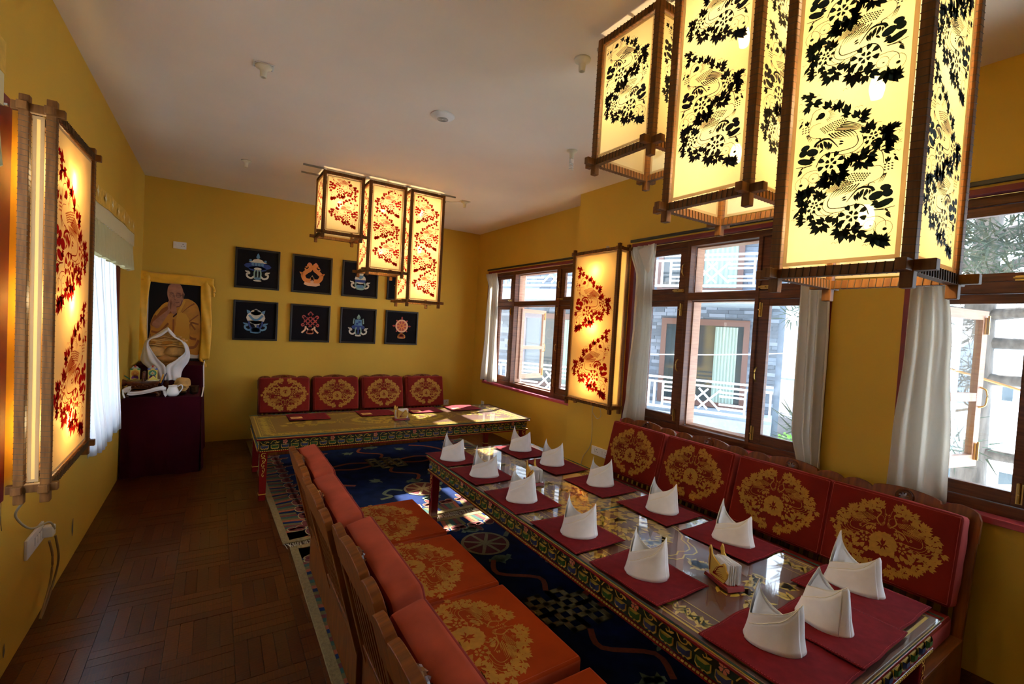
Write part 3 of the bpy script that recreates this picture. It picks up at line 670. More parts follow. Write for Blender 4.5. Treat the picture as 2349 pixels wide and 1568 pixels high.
br2 = [(6.2+k*.33, 1.2+k*1.9, 1.9-.1*k, .2) for k in range(12)]
pine('pine_tree', 'large pine with thick grey trunk and low branches outside the nearest window', (6.6, 1.375, -4.2), 10.5, br+br2, 3, tr_r=.15, dens=.38)
pine('pine_tree', 'added unseen pine behind the slate building, its branches blocking sun from near windows', (9.6, 6.2, -4.2), 11.5, [(8.55+k*.11, -2.32+.38*math.sin(k*2.4), 3.5-.02*k, .05) for k in range(24)], 9, tr_r=.12, dens=2.2, ln=.26)  # added out of view, dense crown keeps sun off the near windows
struct(MB().box(XN+.22, 4.95, -3.2, 3.9, 3.05, 3.15).build('added_sun_screen', mat('sun_screen_board', (.30, .26, .22), .8)))  # added unseen overhang that blocks sun above the near windows
struct(MB().box(XL-3.4, XL-3.1, -4, 10, -4.2, 3.6).build('added_light_screen', mat('light_screen_wall', (.42, .40, .36), .9, noise=.1)))  # added unseen wall that cuts daylight to the left windows
# ground, distant hill
struct(MB().box(3.9, 120, -60, 110, -4.6, -4.2).build('ground', mat('painted_glare_ground', (.55, .60, .60), .95, noise=.1, scale=.3)))  # outdoor overexposure put into the pale ground colour
mhl = mat('painted_haze_hill', (.50, .62, .74), .95, noise=.12, scale=.15)  # distance haze put into the pale blue hill colour
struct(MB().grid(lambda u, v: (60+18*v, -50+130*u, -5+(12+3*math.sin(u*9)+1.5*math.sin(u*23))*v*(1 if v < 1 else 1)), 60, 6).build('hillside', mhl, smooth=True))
for i, (x, y, z, sx, c) in enumerate([(30, 6.8, -3, 2.6, (.75, .78, .82)), (36, 9.8, -2.2, 4, (.78, .72, .66)), (24, 3.4, -3.2, 2.6, (.80, .66, .66)), (43, 7.0, -1, 3, (.70, .76, .80))]):
    t = thing('distant_house', ['pale grey house far off behind the pine trunk', 'beige house far off, left in the nearest window', 'pinkish house far off, right of the pine trunk', 'bluish house uphill, far behind the others'][i], 'house', (x, y, z-1.2), group='distant houses')
    m_ = mat('distant_plaster_%d' % i, c, .9); MB().box(0, 4, 0, sx, 0, 2.6).build('wall', m_, t); MB().prism([(-.3, 2.6), (4.3, 2.6), (2, 3.5)], -.2, sx+.2).build('roof', mat('distant_roof_%d' % i, (.42, .48, .55), .8), t)
    for k in range(3): MB().box(-.05, 0, .4+k*sx/3, .4+k*sx/3+.5, .9, 1.8).build('window', mdk, t)
tag(MB().tube(catmull([(5.2, 5.9, 1.25), (6, 3.5, 1.42), (7.2, 0, 1.9)], 8), .008, 6).build('overhead_cable', msw), 'thin pale cable crossing outside the middle window', 'cable')
tag(MB().tube([(4.6, 1.6, 1.62), (4.9, -.4, 1.0)], .010, 6).build('clothes_line', mat('orange_rope', (.65, .38, .16), .8)), 'orange rope slanting outside the nearest window', 'rope')
# ------------------------------------------------------------------ carved low tables
def carved_petal_mesh(mt):
    mb = MB(); n = 10
    for rr, yy in ((1.0, 0), (.8, -.010), (.35, -.014)): pass
    out = [(-.031, 0), (-.031, -.026), (-.020, -.036), (-.007, -.032), (0, -.040), (.007, -.032), (.020, -.036), (.031, -.026), (.031, 0)]
    mb.cur = 1; mb.prism(out, -.004, 0.002)
    inn = [(x*.90, z*.90+.004) for x, z in out]
    mb.cur = 0; mb.add([(x, -.006, z) for x, z in inn]+[(x*.5, -.013, z*.55-.003) for x, z in out]+[(x, -.003, z) for x, z in inn], [(i, i+1, 9+i+1, 9+i) for i in range(8)]+[tuple(range(9, 18))]+[(18+i, 18+i+1, i+1, i) for i in range(8)])
    o = mb.build('carved_petal', [mt, M['tgold']]); me = o.data; D.objects.remove(o); return me
PM = [carved_petal_mesh(M['tblue']), carved_petal_mesh(M['tgreen'])]
def low_table(name, lab, x0, x1, y0, y1, zf, seam_axis, seam, long_axis):
    Lx, Ly = x1-x0, y1-y0; t = thing(name, lab, 'table', ((x0+x1)/2, (y0+y1)/2, zf)); hx, hy = Lx/2, Ly/2; zt = .56-zf
    MB().box(-hx+.012, hx-.012, -hy+.012, hy-.012, zt-.030, zt-.0085).build('table_top', M['ttop'], t, bev=.003)
    rim = MB(); rim.box(-hx+.004, hx-.004, -hy+.004, hy-.004, zt-.034, zt-.022); rim.build('red_moulding', M['tred'], t, bev=.003)
    MB().box(-hx+.0095, hx-.0095, -hy+.0095, hy-.0095, zt-.0225, zt-.018).build('gilded_edge', M['tgold'], t)
    # two glass sheets with dark green cut edges
    for a, b in (((-1), 0), (0, 1)):
        if seam_axis == 'y': s = seam-(y0+y1)/2; bx = (-hx, hx, -hy if a < 0 else s+.002, s-.002 if a < 0 else hy)
        else: s = seam-(x0+x1)/2; bx = (-hx if a < 0 else s+.002, s-.002 if a < 0 else hx, -hy, hy)
        g = MB(); g.add([(bx[0], bx[2], zt), (bx[1], bx[2], zt), (bx[1], bx[3], zt), (bx[0], bx[3], zt)], [(0, 1, 2, 3)]); g.build('glass_sheet', M['tglass'], t)
        e = MB(); P = [(bx[0], bx[2]), (bx[1], bx[2]), (bx[1], bx[3]), (bx[0], bx[3])]
        for i in range(4):
            p, q = P[i], P[(i+1) % 4]; e.add([(p[0], p[1], zt-.008), (q[0], q[1], zt-.008), (q[0], q[1], zt-.0003), (p[0], p[1], zt-.0003)], [(0, 1, 2, 3)])
        e.build('glass_edge', M['gedge'], t)
    # apron
    ix, iy = hx-.03, hy-.03; zA, zB = zt-.034, zt-.125
    ap = MB(); ap.box(-ix, ix, -iy, -iy+.02, zB, zA); ap.box(-ix, ix, iy-.02, iy, zB, zA); ap.box(-ix, -ix+.02, -iy+.02, iy-.02, zB, zA); ap.box(ix-.02, ix, -iy+.02, iy-.02, zB, zA)
    ap.build('apron', M['tdark'], t)
    lp = MB(); q = .012; lp.box(-ix-q, ix+q, -iy-q, -iy+.01, zB-.018, zB); lp.box(-ix-q, ix+q, iy-.01, iy+q, zB-.018, zB); lp.box(-ix-q, -ix+.01, -iy+.01, iy-.01, zB-.018, zB); lp.box(ix-.01, ix+q, -iy+.01, iy-.01, zB-.018, zB)
    lp.build('lower_moulding', M['tred'], t, bev=.003)
    bd = MB()
    rn = random.Random(2)
    for (L_, org, rz) in ((Lx-.06, (0, -iy), 0), (Lx-.06, (0, iy), PI), (Ly-.06, (-ix, 0), -PI/2), (Ly-.06, (ix, 0), PI/2)):
        n = int(L_/.078); T = TL(org[0], org[1], 0) @ RZ(rz)
        sc = MB(); fl_ = MB()
        for k in range(n):
            u = -L_/2+(k+.5)*L_/n
            o = D.objects.new('carved_petal', PM[k % 2]); C.objects.link(o); o.parent = t; o.location = T @ Vector((u, -.003, zA-.045)); o.rotation_euler = (0, 0, rz)
            fn = lambda a, b: tuple(T @ Vector((a, -.0075, b)))
            s = 1 if k % 2 else -1; zc = zA-.022
            if k % 5 != 2:
                for q in ribbon([(u-.034, zc-.012*s), (u-.015, zc+.012*s), (u+.008, zc+.010*s), (u+.014, zc-.003*s), (u+.004, zc-.009*s), (u-.002, zc-.002*s)], .0045, n=3): sc.poly(q, fn)
                sc.poly(leafp(u+.012, zc-.008*s, .4*s, .026, .010), fn)
            else:
                for i in range(5): fl_.poly(petal(u+.002*math.cos(i*1.257), zc+.002*math.sin(i*1.257), i*1.257, .019, .015), fn)
        sc.build('gilded_scroll', M['tgold'], t)['kind'] = 'stuff'; fl_.build('painted_flower', M['tfl'], t)['kind'] = 'stuff'
        bb = MB()
        for k in range(int(L_/.016)):
            u = -L_/2+(k+.5)*.016; bb.box(u-.005, u+.005, -.0165, -.011, zB-.005, zB+.001, T)
        bb.build('gold_beading', M['tgold'], t)['kind'] = 'stuff'
    # legs: rear faces plain, gilt scroll on the outer faces
    for sx in (-1, 1):
        for sy in (-1, 1):
            cx, cy = sx*(ix-.035), sy*(iy-.035); w0 = .031
            lg = MB(); lg.add([(cx+a*w0*k, cy+b*w0*k, z) for z, k in ((0, .85), (zB, 1.0)) for a, b in ((-1, -1), (1, -1), (1, 1), (-1, 1))], [(3, 2, 1, 0), (4, 5, 6, 7), (0, 1, 5, 4), (1, 2, 6, 5), (2, 3, 7, 6), (3, 0, 4, 7)])
            L = lg.build('leg', M['tred'], t, bev=.003)
            MB().box(cx-.029, cx+.029, cy-.029, cy+.029, .052, .060).build('gold_band', M['tgold'], L)
            g = MB()
            for (fx, fy) in ((0, sy), (sx, 0)):
                def fn(a, b, fx=fx, fy=fy):
                    return (cx+fx*(w0+.0015)+(a if fy else 0), cy+fy*(w0+.0015)+(a if fx else 0), b)
                for k in range(5):
                    s = 1 if k % 2 else -1; z = zB-.045-k*.042; r = .017-k*.0022
                    for q in ribbon([(-s*r, z+.022), (s*r*.6, z+.020), (s*r, z), (s*r*.1, z-.012), (-s*r*.5, z-.002), (0, z+.006)], .006-.0007*k, n=3): g.poly(q, fn)
            g.build('gilded_scroll', M['tgold'], L)
    # painting under the glass
    P = MB(); fn = lambda a, b: (a, b, zt-.0075)
    A, B = (hx, hy)
    long_ = A if long_axis == 'x' else B; short = B if long_axis == 'x' else A
    def fr(a, b): return (a, b) if long_axis == 'x' else (b, a)
    def put(q): P.poly([fr(a, b) for a, b in q], fn)
    for (w_, o_) in ((.010, .035), (.004, .055), (.004, .165)):
        a, b = long_-o_, short-o_
        for q in ([(-a, -b), (a, -b), (a, -b+w_), (-a, -b+w_)], [(-a, b-w_), (a, b-w_), (a, b), (-a, b)], [(-a, -b), (-a+w_, -b), (-a+w_, b), (-a, b)], [(a-w_, -b), (a, -b), (a, b), (a-w_, b)]): put(q)
    rn2 = random.Random(5)
    def band(n, pos, sz):
        for k in range(n):
            x, y, d = pos((k+.5)/n)
            for q in sprig(x, y, sz, d+rn2.uniform(-40, 40)): put(q)
            for q in ribbon([(x-sz*.9, y-.3*sz), (x-.3*sz, y+.5*sz), (x+.3*sz, y-.4*sz), (x+.9*sz, y+.3*sz)], sz*.14, n=2): put(q)
    lo, sh = long_-.11, short-.11
    band(46, lambda t_: (-lo+2*lo*t_, -sh, 90), .055); band(46, lambda t_: (-lo+2*lo*t_, sh, -90), .055)
    band(12, lambda t_: (-lo, -sh+2*sh*t_, 0), .055); band(12, lambda t_: (lo, -sh+2*sh*t_, 180), .055)
    for rr in (1.0, .94):                     # scalloped central cartouche
        pts = [((.62+.035*abs(math.sin(6*a)))*rr*math.cos(a), (.27+.03*abs(math.sin(6*a)))*rr*math.sin(a)) for a in [2*PI*i/96 for i in range(97)]]
        for q in ribbon(pts[::2], .008, n=1): put(q)
    for rr, n in ((.78, 34), (.55, 24), (.32, 14)):
        for k in range(n):
            a = 2*PI*k/n
            for q in sprig(.62*rr*math.cos(a), .27*rr*math.sin(a), .062, math.degrees(a)+rn2.uniform(-60, 60)): put(q)
    for q in peony(0, 0, .07): put(q)
    for sx in (-1, 1):
        for k in range(26):
            x = sx*rn2.uniform(.70, long_-.2); y = rn2.uniform(-1, 1)*(short-.18)*(abs(x)-.62)/.7
            for q in sprig(x, y, .06, rn2.uniform(0, 360)): put(q)
    P.build('gilded_painting', M['tgold'], t)
    return t
low_table('low_table', 'long low table laid with maroon mats and white napkins, carved painted apron', 1.44, 2.44, .55, 3.43, .012, 'y', 1.95, 'y')
low_table('low_table', 'far low table across the room, red scrolled legs, mostly bare glass top', .31, 3.11, 4.35, 5.32, 0, 'x', 1.70, 'x')

# ------------------------------------------------------------------ settles and cushions
LEAN = math.atan2(.14, .55)
def make_settle():
    t = thing('settle', '', 'settle')
    MB().box(-.295, .295, .0, .022, 0, .225).build('rear_panel', M['bench'], t, bev=.003)
    MB().box(-.295, .295, .648, .67, 0, .225).build('front_panel', M['bench'], t, bev=.003)
    for s in (-1, 1): MB().box(s*.295-(.02 if s > 0 else 0), s*.295+(.02 if s < 0 else 0), .0225, .6475, 0, .225).build('side_panel', M['bench'], t, bev=.003)
    MB().box(-.297, .297, .022, .672, .2255, .238).build('seat_board', M['bench'], t, bev=.003)
    T = TL(0, .022, .235) @ RX(LEAN)          # backrest frame, leaning towards local -y
    for s in (-1, 1): MB().box(s*.293-.024-.022*(s > 0)+.024*(s < 0)+.0, s*.293+.022*(s < 0)+.0+.024*(s < 0), -.032, 0, -.05, .50, T).build('stile', M['bench'], t, bev=.004)
    MB().box(-.247, .247, -.028, -.004, .0, .055, T).build('lower_rail', M['bench'], t, bev=.003)
    pr = [(-.247, .44), (.247, .44), (.247, .53)]
    top = []
    def arc(x0, x1, z, h, n=9): return [(x0+(x1-x0)*i/n, z+h*math.sin(PI*i/n)**.7) for i in range(n+1)]
    prof = [(.297, .43), (.297, .535)]+[(x, z) for x, z in arc(.285, .150, .565, .022)]+[(.146, .563)]+[(x, z) for x, z in arc(.142, -.142, .578, .022, 14)]+[(-.146, .563)]+[(x, z) for x, z in arc(-.150, -.285, .565, .022)]+[(-.297, .535), (-.297, .43)]
    MB().prism(prof, -.034, -.002, T).build('crest_rail', M['bench'], t, bev=.003)
    m_ = MB(); m_.lathe([(0, .010), (.022, .012), (.030, .008), (.036, .010), (.040, .004), (.042, 0)], 20, T @ TL(0, -.001, .552) @ RX(-PI/2))
    for k in range(8): m_.add([T @ Vector((.026*math.cos(a)*(1 if j != 1 else .4), -.0+.0115*(j != 9), .552+.026*math.sin(a)*(1 if j != 1 else .4))) for j, a in ((0, k*PI/4-.25), (1, k*PI/4), (2, k*PI/4+.25))]+[T @ Vector((.018*math.cos(k*PI/4), .019, .552+.018*math.sin(k*PI/4)))], [(0, 1, 3), (1, 2, 3), (2, 0, 3)])
    m_.build('carved_rosette', M['altarw'], t)
    sl = None
    for k in range(9):
        x = -.216+k*.054
        if sl is None:
            o = MB().box(-.012, .012, -.022, -.008, .05, .445, T).build('slat', M['bench'], t); sl = o.data
        else: o = D.objects.new('slat', sl); C.objects.link(o); o.parent = t
        o.location = (x, 0, 0)
    return t
def cushion_mesh(w_, d, h, r=.022, puff=.012, seed=0, print_=True):
    """body centred on xy, z 0..h; the ornament sits on the top face"""
    rn = random.Random(seed); ph = [rn.uniform(0, 6) for _ in range(4)]
    bm = bmesh.new(); bmesh.ops.create_cube(bm, size=1); bmesh.ops.scale(bm, vec=(w_, d, h), verts=bm.verts)
    bmesh.ops.bevel(bm, geom=bm.edges[:], offset=r, segments=3, affect='EDGES', profile=.6)
    bmesh.ops.subdivide_edges(bm, edges=[e for e in bm.edges if e.calc_length() > .2], cuts=7, use_grid_fill=True)
    def top(x, y): return puff*max(0, 1-(2*x/w_)**2)*max(0, 1-(2*y/d)**2)+.0015*math.sin(x*23+ph[0])*math.sin(y*19+ph[1])
    for v in bm.verts:
        x, y, z = v.co
        if abs(z) > h/2-.001: v.co.z += (1 if z > 0 else -.4)*top(x, y)
        if abs(x) > w_/2-.001: v.co.x += math.copysign(.004*(1-(2*y/d)**2), x)+.0015*math.sin(y*40+ph[2])
        if abs(y) > d/2-.001: v.co.y += math.copysign(.004*(1-(2*x/w_)**2), y)+.0015*math.sin(x*40+ph[3])
        v.co.z += h/2
    me = D.meshes.new('cover'); bm.to_mesh(me); bm.free(); me.polygons.foreach_set('use_smooth', [True]*len(me.polygons))
    return me, top
def split_cushion(me, h, w_, d, face_m, side_m):
    me.materials.append(face_m); me.materials.append(side_m)
    for p in me.polygons:
        if abs(p.normal.z) < .55: p.material_index = 1
CUS = {}
def make_cushion(key, w_, d, h, face_m, side_m, seed, scale=1.0, flip=False):
    me, top = cushion_mesh(w_, d, h, seed=seed); split_cushion(me, h, w_, d, face_m, side_m)
    s = scale; f = -1 if flip else 1
    pm = print_mesh(MEDAL, lambda a, b: (a*s, b*s*f, h+top(a*s, b*s*f)+.0012)).build('gold_ornament', M['gold']); pme = pm.data; D.objects.remove(pm)
    # seam piping around the top edge
    q = MB(); X, Y = w_/2-.012, d/2-.012
    q.tube([(-X, -Y, h-.004), (X, -Y, h-.004), (X, Y, h-.004), (-X, Y, h-.004)], .0035, 6, closed=True)
    po = q.build('piping', side_m, smooth=True); pime = po.data; D.objects.remove(po)
    CUS[key] = (me, pme, pime)
make_cushion('seat_a', .585, .63, .098, M['redseat'], M['gussetb'], 1, 1.08)
make_cushion('seat_b', .58, .62, .098, M['redseat'], M['gussetb'], 2, 1.05)
make_cushion('seat_r', .58, .64, .098, M['red'], M['gusset'], 3, 1.08)
make_cushion('back_l', .57, .43, .115, M['red'], M['gussetb'], 4, 1.0)
make_cushion('back_r', .56, .43, .115, M['red'], M['gusset'], 5, .92)
make_cushion('back_s', .57, .43, .115, M['red'], M['gusset'], 6, 1.0, True)
def place_cushion(key, name, lab, cat, group, Mx):
    t = thing(name, lab, cat, group=group); t.matrix_world = Mx
    loc, rot, sc = Mx.decompose(); t.rotation_mode = 'XYZ'; t.location = loc; t.rotation_euler = rot.to_euler('XYZ')
    for nm, me in zip(('cover', 'gold_ornament', 'piping'), CUS[key]):
        o = D.objects.new(nm, me); C.objects.link(o); o.parent = t
    return t
settle0 = make_settle(); first = True
def settle_unit(x, y, rz, lab, clab, blab, grp, seatk, backk, jit=(0, 0, 0, 0), z0=.012, zs=1.0):
    global first
    if first: s = settle0; first = False; s.location = (x, y, z0); s.rotation_euler = (0, 0, rz); s['label'] = lab
    else: s = dup(settle0, (x, y, z0), rz, lab)
    s['group'] = grp; s.scale = (1, 1, zs)
    T = TL(x, y, z0) @ RZ(rz)
    Ms = T @ TL(jit[0], .365+jit[1], .2385*zs) @ RZ(jit[2])
    place_cushion(seatk, 'seat_cushion', clab, 'cushion', 'seat cushions '+grp.split(' ', 1)[1] if ' ' in grp else grp, Ms)
    # back cushion: local z is its front normal, local y is up
    bb = T @ TL(jit[0]*.6, .022, .235*zs+(zs-1)*.25) @ RX(LEAN)
    pass
    # orientation fix so the ornament faces the sitter
    Mb = bb @ TL(0, .006, .334) @ RZ(PI) @ RX(PI/2) @ RZ(jit[3])
    place_cushion(backk, 'back_cushion', blab, 'cushion', 'back cushions '+grp.split(' ', 1)[1] if ' ' in grp else grp, Mb)
A0 = -PI/2
aisle = [(3.085-.30, 'farthest from the camera'), (2.475-.30, 'second from the far end'), (1.87-.30, 'third from the far end'), (1.25-.30, 'nearest to the camera')]
for i, (y, w_) in enumerate(aisle):
    settle_unit(.545+[0, -.012, .008, -.010][i], y, A0, 'slatted wooden settle in the aisle row, '+w_, 'orange-red seat cushion with gold birds in the aisle row, '+w_,
                'back cushion seen from behind, aisle row, '+w_, 'settles of the aisle row', 'seat_a' if i % 2 else 'seat_b', 'back_l', [(0, 0, .01, .0), (.0, .01, -.012, .0), (0, 0, .012, .01), (0, .01, -.01, -.01)][i])
rnames = ['farthest, beside the wall lantern', 'second from the wall lantern', 'third from the wall lantern', 'nearest, under the wide curtain']
for i, y in enumerate([2.665, 2.07, 1.475, .900]):
    settle_unit(3.01, y, PI/2, 'scalloped wooden settle under the right windows, '+rnames[i], 'seat cushion behind the laid table, window row, '+rnames[i],
                'upright crimson back cushion, window row, '+rnames[i], 'settles of the window row', 'seat_r', 'back_r', [(-.02, 0, 0, .004), (.0, 0, 0, -.004), (.0, 0, 0, .003), (.03, 0, 0, 0)][i], zs=1.045)
bn = ['leftmost', 'second from the left', 'third from the left', 'rightmost, nearest the corner']
for i, x in enumerate([.755, 1.375, 2.0, 2.625]):
    settle_unit(x, 6.41, PI, 'wooden settle against the picture wall behind the far table, '+bn[i], 'seat cushion behind the far table at the picture wall, '+bn[i],
                'crimson back cushion below the framed pictures, '+bn[i], 'settles of the back row', 'seat_r', 'back_s' if i == 0 else 'back_r')

# ------------------------------------------------------------------ rugs
def rug(lab, x0, x1, y0, y1, cx, wheels, knots, rz, near_border, far_border, z=0.0):
    t = thing('rug', lab, 'rug', ((x0+x1)/2, (y0+y1)/2, z), rz); hx, hy = (x1-x0)/2, (y1-y0)/2; ox, oy = (x0+x1)/2, (y0+y1)/2; tk = .010
    MB().box(-hx, hx, -hy, hy, 0, tk).build('navy_field', M['rblue'], t, bev=.004)
    kb = MB(); w_ = .045
    kb.box(-hx-.003, -hx+w_, -hy, hy, .001, tk+.004); kb.box(hx-w_, hx+.003, -hy, hy, .001, tk+.004); kb.box(-hx+w_, hx-w_, -hy-.002, -hy+w_, .001, tk+.004); kb.box(-hx+w_, hx-w_, hy-w_, hy+.002, .001, tk+.004)
    kb.build('khaki_edging', M['rkhaki'], t, bev=.003)
    rn = random.Random(int(y0*10)); ms = [M['rred'], M['rgreen'], M['rolive'], M['rorange'], M['rblue'], M['rolive']]
    st = MB(); z1 = tk+.0015
    def side(T, L_, depth):
        u = -L_/2; k = 0
        while u < L_/2:
            b = .034; st.cur = k % 6; sk = .03*math.sin(u*7)
            st.add([T @ Vector(p) for p in [(u, 0, z1), (min(u+b, L_/2), 0, z1), (min(u+b, L_/2)+sk, depth*.75+.02*math.sin((u+b)*18), z1), (u+sk, depth*.75+.02*math.sin(u*18), z1)]], [(0, 1, 2, 3)]); u += b; k += 1
    TT = [(TL(-hx+w_, 0, 0) @ RZ(-PI/2), 2*hy-2*w_), (TL(hx-w_, 0, 0) @ RZ(PI/2), 2*hy-2*w_)]
    if near_border: TT.append((TL(0, -hy+w_, 0), 2*hx-2*w_))
    if far_border: TT.append((TL(0, hy-w_, 0) @ RZ(PI), 2*hx-2*w_))
    for T, L_ in TT: side(T, L_, .18)
    st.build('striped_border', ms, t)['kind'] = 'stuff'
    cl = MB(); cr = MB()
    for T, L_ in TT:
        n = int(L_/.15)
        for k in range(n):
            u = -L_/2+(k+.5)*L_/n; big = k % 2
            shp = [ell(u, .155, .058, .032, 0, 10), ell(u+.03, .185, .036, .030, .5, 8), ell(u-.035, .175, .030, .026, -.4, 8)]+([ell(u+.005, .235, .020, .050, .1, 8)] if big else [])
            for q in shp:
                cxx = sum(a for a, b in q)/len(q); cyy = sum(b for a, b in q)/len(q)
                cr.poly([((a-cxx)*1.2+cxx, (b-cyy)*1.2+cyy) for a, b in q], lambda a, b: tuple(T @ Vector((a, b, z1+.0008))))
                cl.poly(q, lambda a, b: tuple(T @ Vector((a, b, z1+.0018))))
    cr.build('cream_outline', M['rcream'], t)['kind'] = 'stuff'; cl.build('maroon_cloud', M['rred'], t)['kind'] = 'stuff'
    # red ribbons linking the emblems
    rb = MB()
    for (px, py) in knots:
        px -= ox; py -= oy
        for s in (1, -1):
            for sy in (1, -1):
                rb = MB(); [rb.poly(q, lambda a, b: (a, b, tk+.003)) for q in ribbon([(px+s*.16, py+sy*.05), (px+s*.38, py+sy*.11), (px+s*.62, py+sy*.05), (px+s*.80, py+sy*.22), (px+s*.70, py+sy*.46), (px+s*.5, py+sy*.60)], .042, n=5)]; rb.build('rust_ribbon', M['rorange'], t)
        for s in (1, -1):
            rb = MB(); [rb.poly(q, lambda a, b: (a, b, tk+.003)) for q in ribbon([(px, py+s*.2), (px+s*.05, py+s*.34), (px-s*.16, py+s*.5), (px-s*.10, py+s*.66)], .034, n=4)]; rb.build('rust_ribbon', M['rorange'], t)
    for (px, py) in wheels:
        px -= ox; py -= oy; e = MB(); zz = tk+.003
        mr = MB(); mr.lathe([(0.001, tk+.002), (.17, tk+.002)], 28, TL(px, py, 0)); mr.build('wheel_ground', M['rred'], t)
        for q in ring(px, py, .178, .178, .022, 32): e.poly(q, lambda a, b: (a, b, zz))
        for k in range(8):
            a = k*PI/4+.2; e.poly([(px+.02*math.cos(a+1.57*s)+rr*math.cos(a), py+.02*math.sin(a+1.57*s)+rr*math.sin(a)) for rr, s in ((.02, .5), (.155, .35), (.155, -.35), (.02, -.5))], lambda a, b: (a, b, zz))
        e.poly(ell(px, py, .035, .035, 0, 12), lambda a, b: (a, b, zz+.001)); e.build('dharma_wheel', M['rcream'], t)
        for s in (1, -1):
            g = MB()
            pass
            for q in ribbon([(px+s*.19, py+.03), (px+s*.28, py+.10), (px+s*.37, py+.02), (px+s*.33, py-.07), (px+s*.44, py-.10)], .036, n=4): g.poly(q, lambda a, b: (a, b, tk+.0028))
            for q in [leafp(px+s*.02, py+s*.19, PI/2*s, .13, .06), leafp(px+s*.02, py+s*.19, PI/2*s-.7*s, .12, .05), leafp(px+s*.02, py+s*.19, PI/2*s+.7*s, .12, .05)]:
                l_ = MB(); l_.poly(q, lambda a, b: (a, b, tk+.0028)); l_.build('sage_leaf', M['rsage'], t)
            l_ = MB(); [l_.poly(q, lambda a, b: (a, b, tk+.0028)) for q in ribbon([(px+s*.07, py-s*.22), (px+s*.0, py-s*.27), (px-s*.10, py-s*.23)], .035, n=3)]; l_.build('sage_tendril', M['rsage'], t)
            g.build('sage_streamer', M['rsage'], t)
        for dx, dy, d in ((.30, .42, 40), (-.34, .40, 140), (.3, -.42, -40), (-.34, -.40, 220)):
            f = MB()
            for q in sprig(px+dx, py+dy, .10, d): f.poly(q, lambda a, b: (a, b, tk+.0028))
            f.build('sage_leaf', M['rsage'], t)
    for (px, py) in knots:                     # endless knot of raised khaki pile
        px -= ox; py -= oy; k_ = MB(); w2 = .017; hgt = tk+.006; s = .105
        def seg(a, b):
            (ax, ay), (bx, by) = a, b; k_.box(px+min(ax, bx)-w2, px+max(ax, bx)+w2, py+min(ay, by)-w2, py+max(ay, by)+w2, tk, hgt)
        g = .085
        pts = [(-1.5, -.5), (1.5, -.5), (-1.5, .5), (1.5, .5)]
        for q in (-.5, .5): seg((-2*g, q*g*2), (2*g, q*g*2)); seg((q*g*2, -2*g), (q*g*2, 2*g))
        for sx, sy in ((1, 1), (1, -1), (-1, 1), (-1, -1)):
            seg((sx*2*g, sy*g), (sx*2*g, sy*0.0+sy*g)); seg((sx*g, sy*2*g), (sx*0, sy*2*g) if sx*sy > 0 else (sx*2*g, sy*2*g)); seg((sx*2*g, sy*2*g) if sx*sy < 0 else (0, sy*2*g), (sx*2*g, sy*g) if sx*sy < 0 else (0, sy*g)); seg((sx*2*g, sy*g), (sx*2*g, 0)); seg((sx*2*g, 0), (sx*g*.0+sx*g, 0))
        seg((-2*g, 0), (2*g, 0)); seg((0, -2*g), (0, 2*g))
        k_.build('endless_knot', M['rknot'], t)
    fr = MB()
    for sgn, on in ((-1, True), (1, True)):
        for k in range(int(2*hx/.012)):
            x = -hx+.006+k*.012+rn.uniform(-.003, .003); L_ = rn.uniform(.04, .075); dx = rn.uniform(-.02, .02)
            fr.tube([(x, sgn*hy, .006), (x+dx*.5, sgn*(hy+L_*.5), .008), (x+dx, sgn*(hy+L_), .002)], .0022, 4)
    fr.build('fringe', M['fringe'], t)['kind'] = 'stuff'
    return t
rug('far navy Tibetan rug with knot and wheel emblems, lying under the far table', .40, 2.95, 3.50, 6.50, 1.68, [(1.69, 4.10), (1.69, 5.92)], [(1.65, 5.03)], math.radians(1.5), True, True, z=0.0)
rug('near navy Tibetan rug between the aisle settles and the laid table', .475, 2.97, .55, 3.40, 1.72, [(1.71, 2.87), (1.71, 1.10)], [(1.74, 1.97)], 0, False, True, z=0.0)
# ------------------------------------------------------------------ place settings
def mat_mesh(w_, d, seed):
    rn = random.Random(seed); ph = [rn.uniform(0, 6) for _ in range(3)]
    def fn(u, v):
        x, y = (u-.5)*w_, (v-.5)*d
        ed = max(abs(2*x/w_), abs(2*y/d))**6
        return (x+.002*math.sin(y*30+ph[0]), y+.002*math.sin(x*30+ph[1]), .0022+.0012*math.sin(x*17+ph[0])*math.sin(y*13+ph[1])+.0035*ed*max(0, math.sin(x*9+y*7+ph[2])))
    mb = MB(); mb.grid(fn, 22, 22); o = mb.build('cloth', M['matred'], smooth=True, fix=False); me = o.data; D.objects.remove(o)
    st = MB()
    for side in range(4):
        L_ = w_ if side % 2 == 0 else d
        for k in range(int(L_/.009)):
            t_ = (k+.5)*.009/L_
            if side == 0: u, v = t_, .02
            elif side == 1: u, v = 1-.025, t_
            elif side == 2: u, v = t_, .98
            else: u, v = .025, t_
            p = Vector(fn(u, v)); a, b = (.0045, .0012)
            if side % 2: a, b = b, a
            st.box(p.x-a/2, p.x+a/2, p.y-b/2, p.y+b/2, p.z+.0003, p.z+.0016)
    o = st.build('stitching', M['stitch']); sm = o.data; D.objects.remove(o)
    return me, sm
MATS = [mat_mesh(.32, .385, k) for k in range(3)]; MATL = [mat_mesh(.385, .32, 7+k) for k in range(2)]
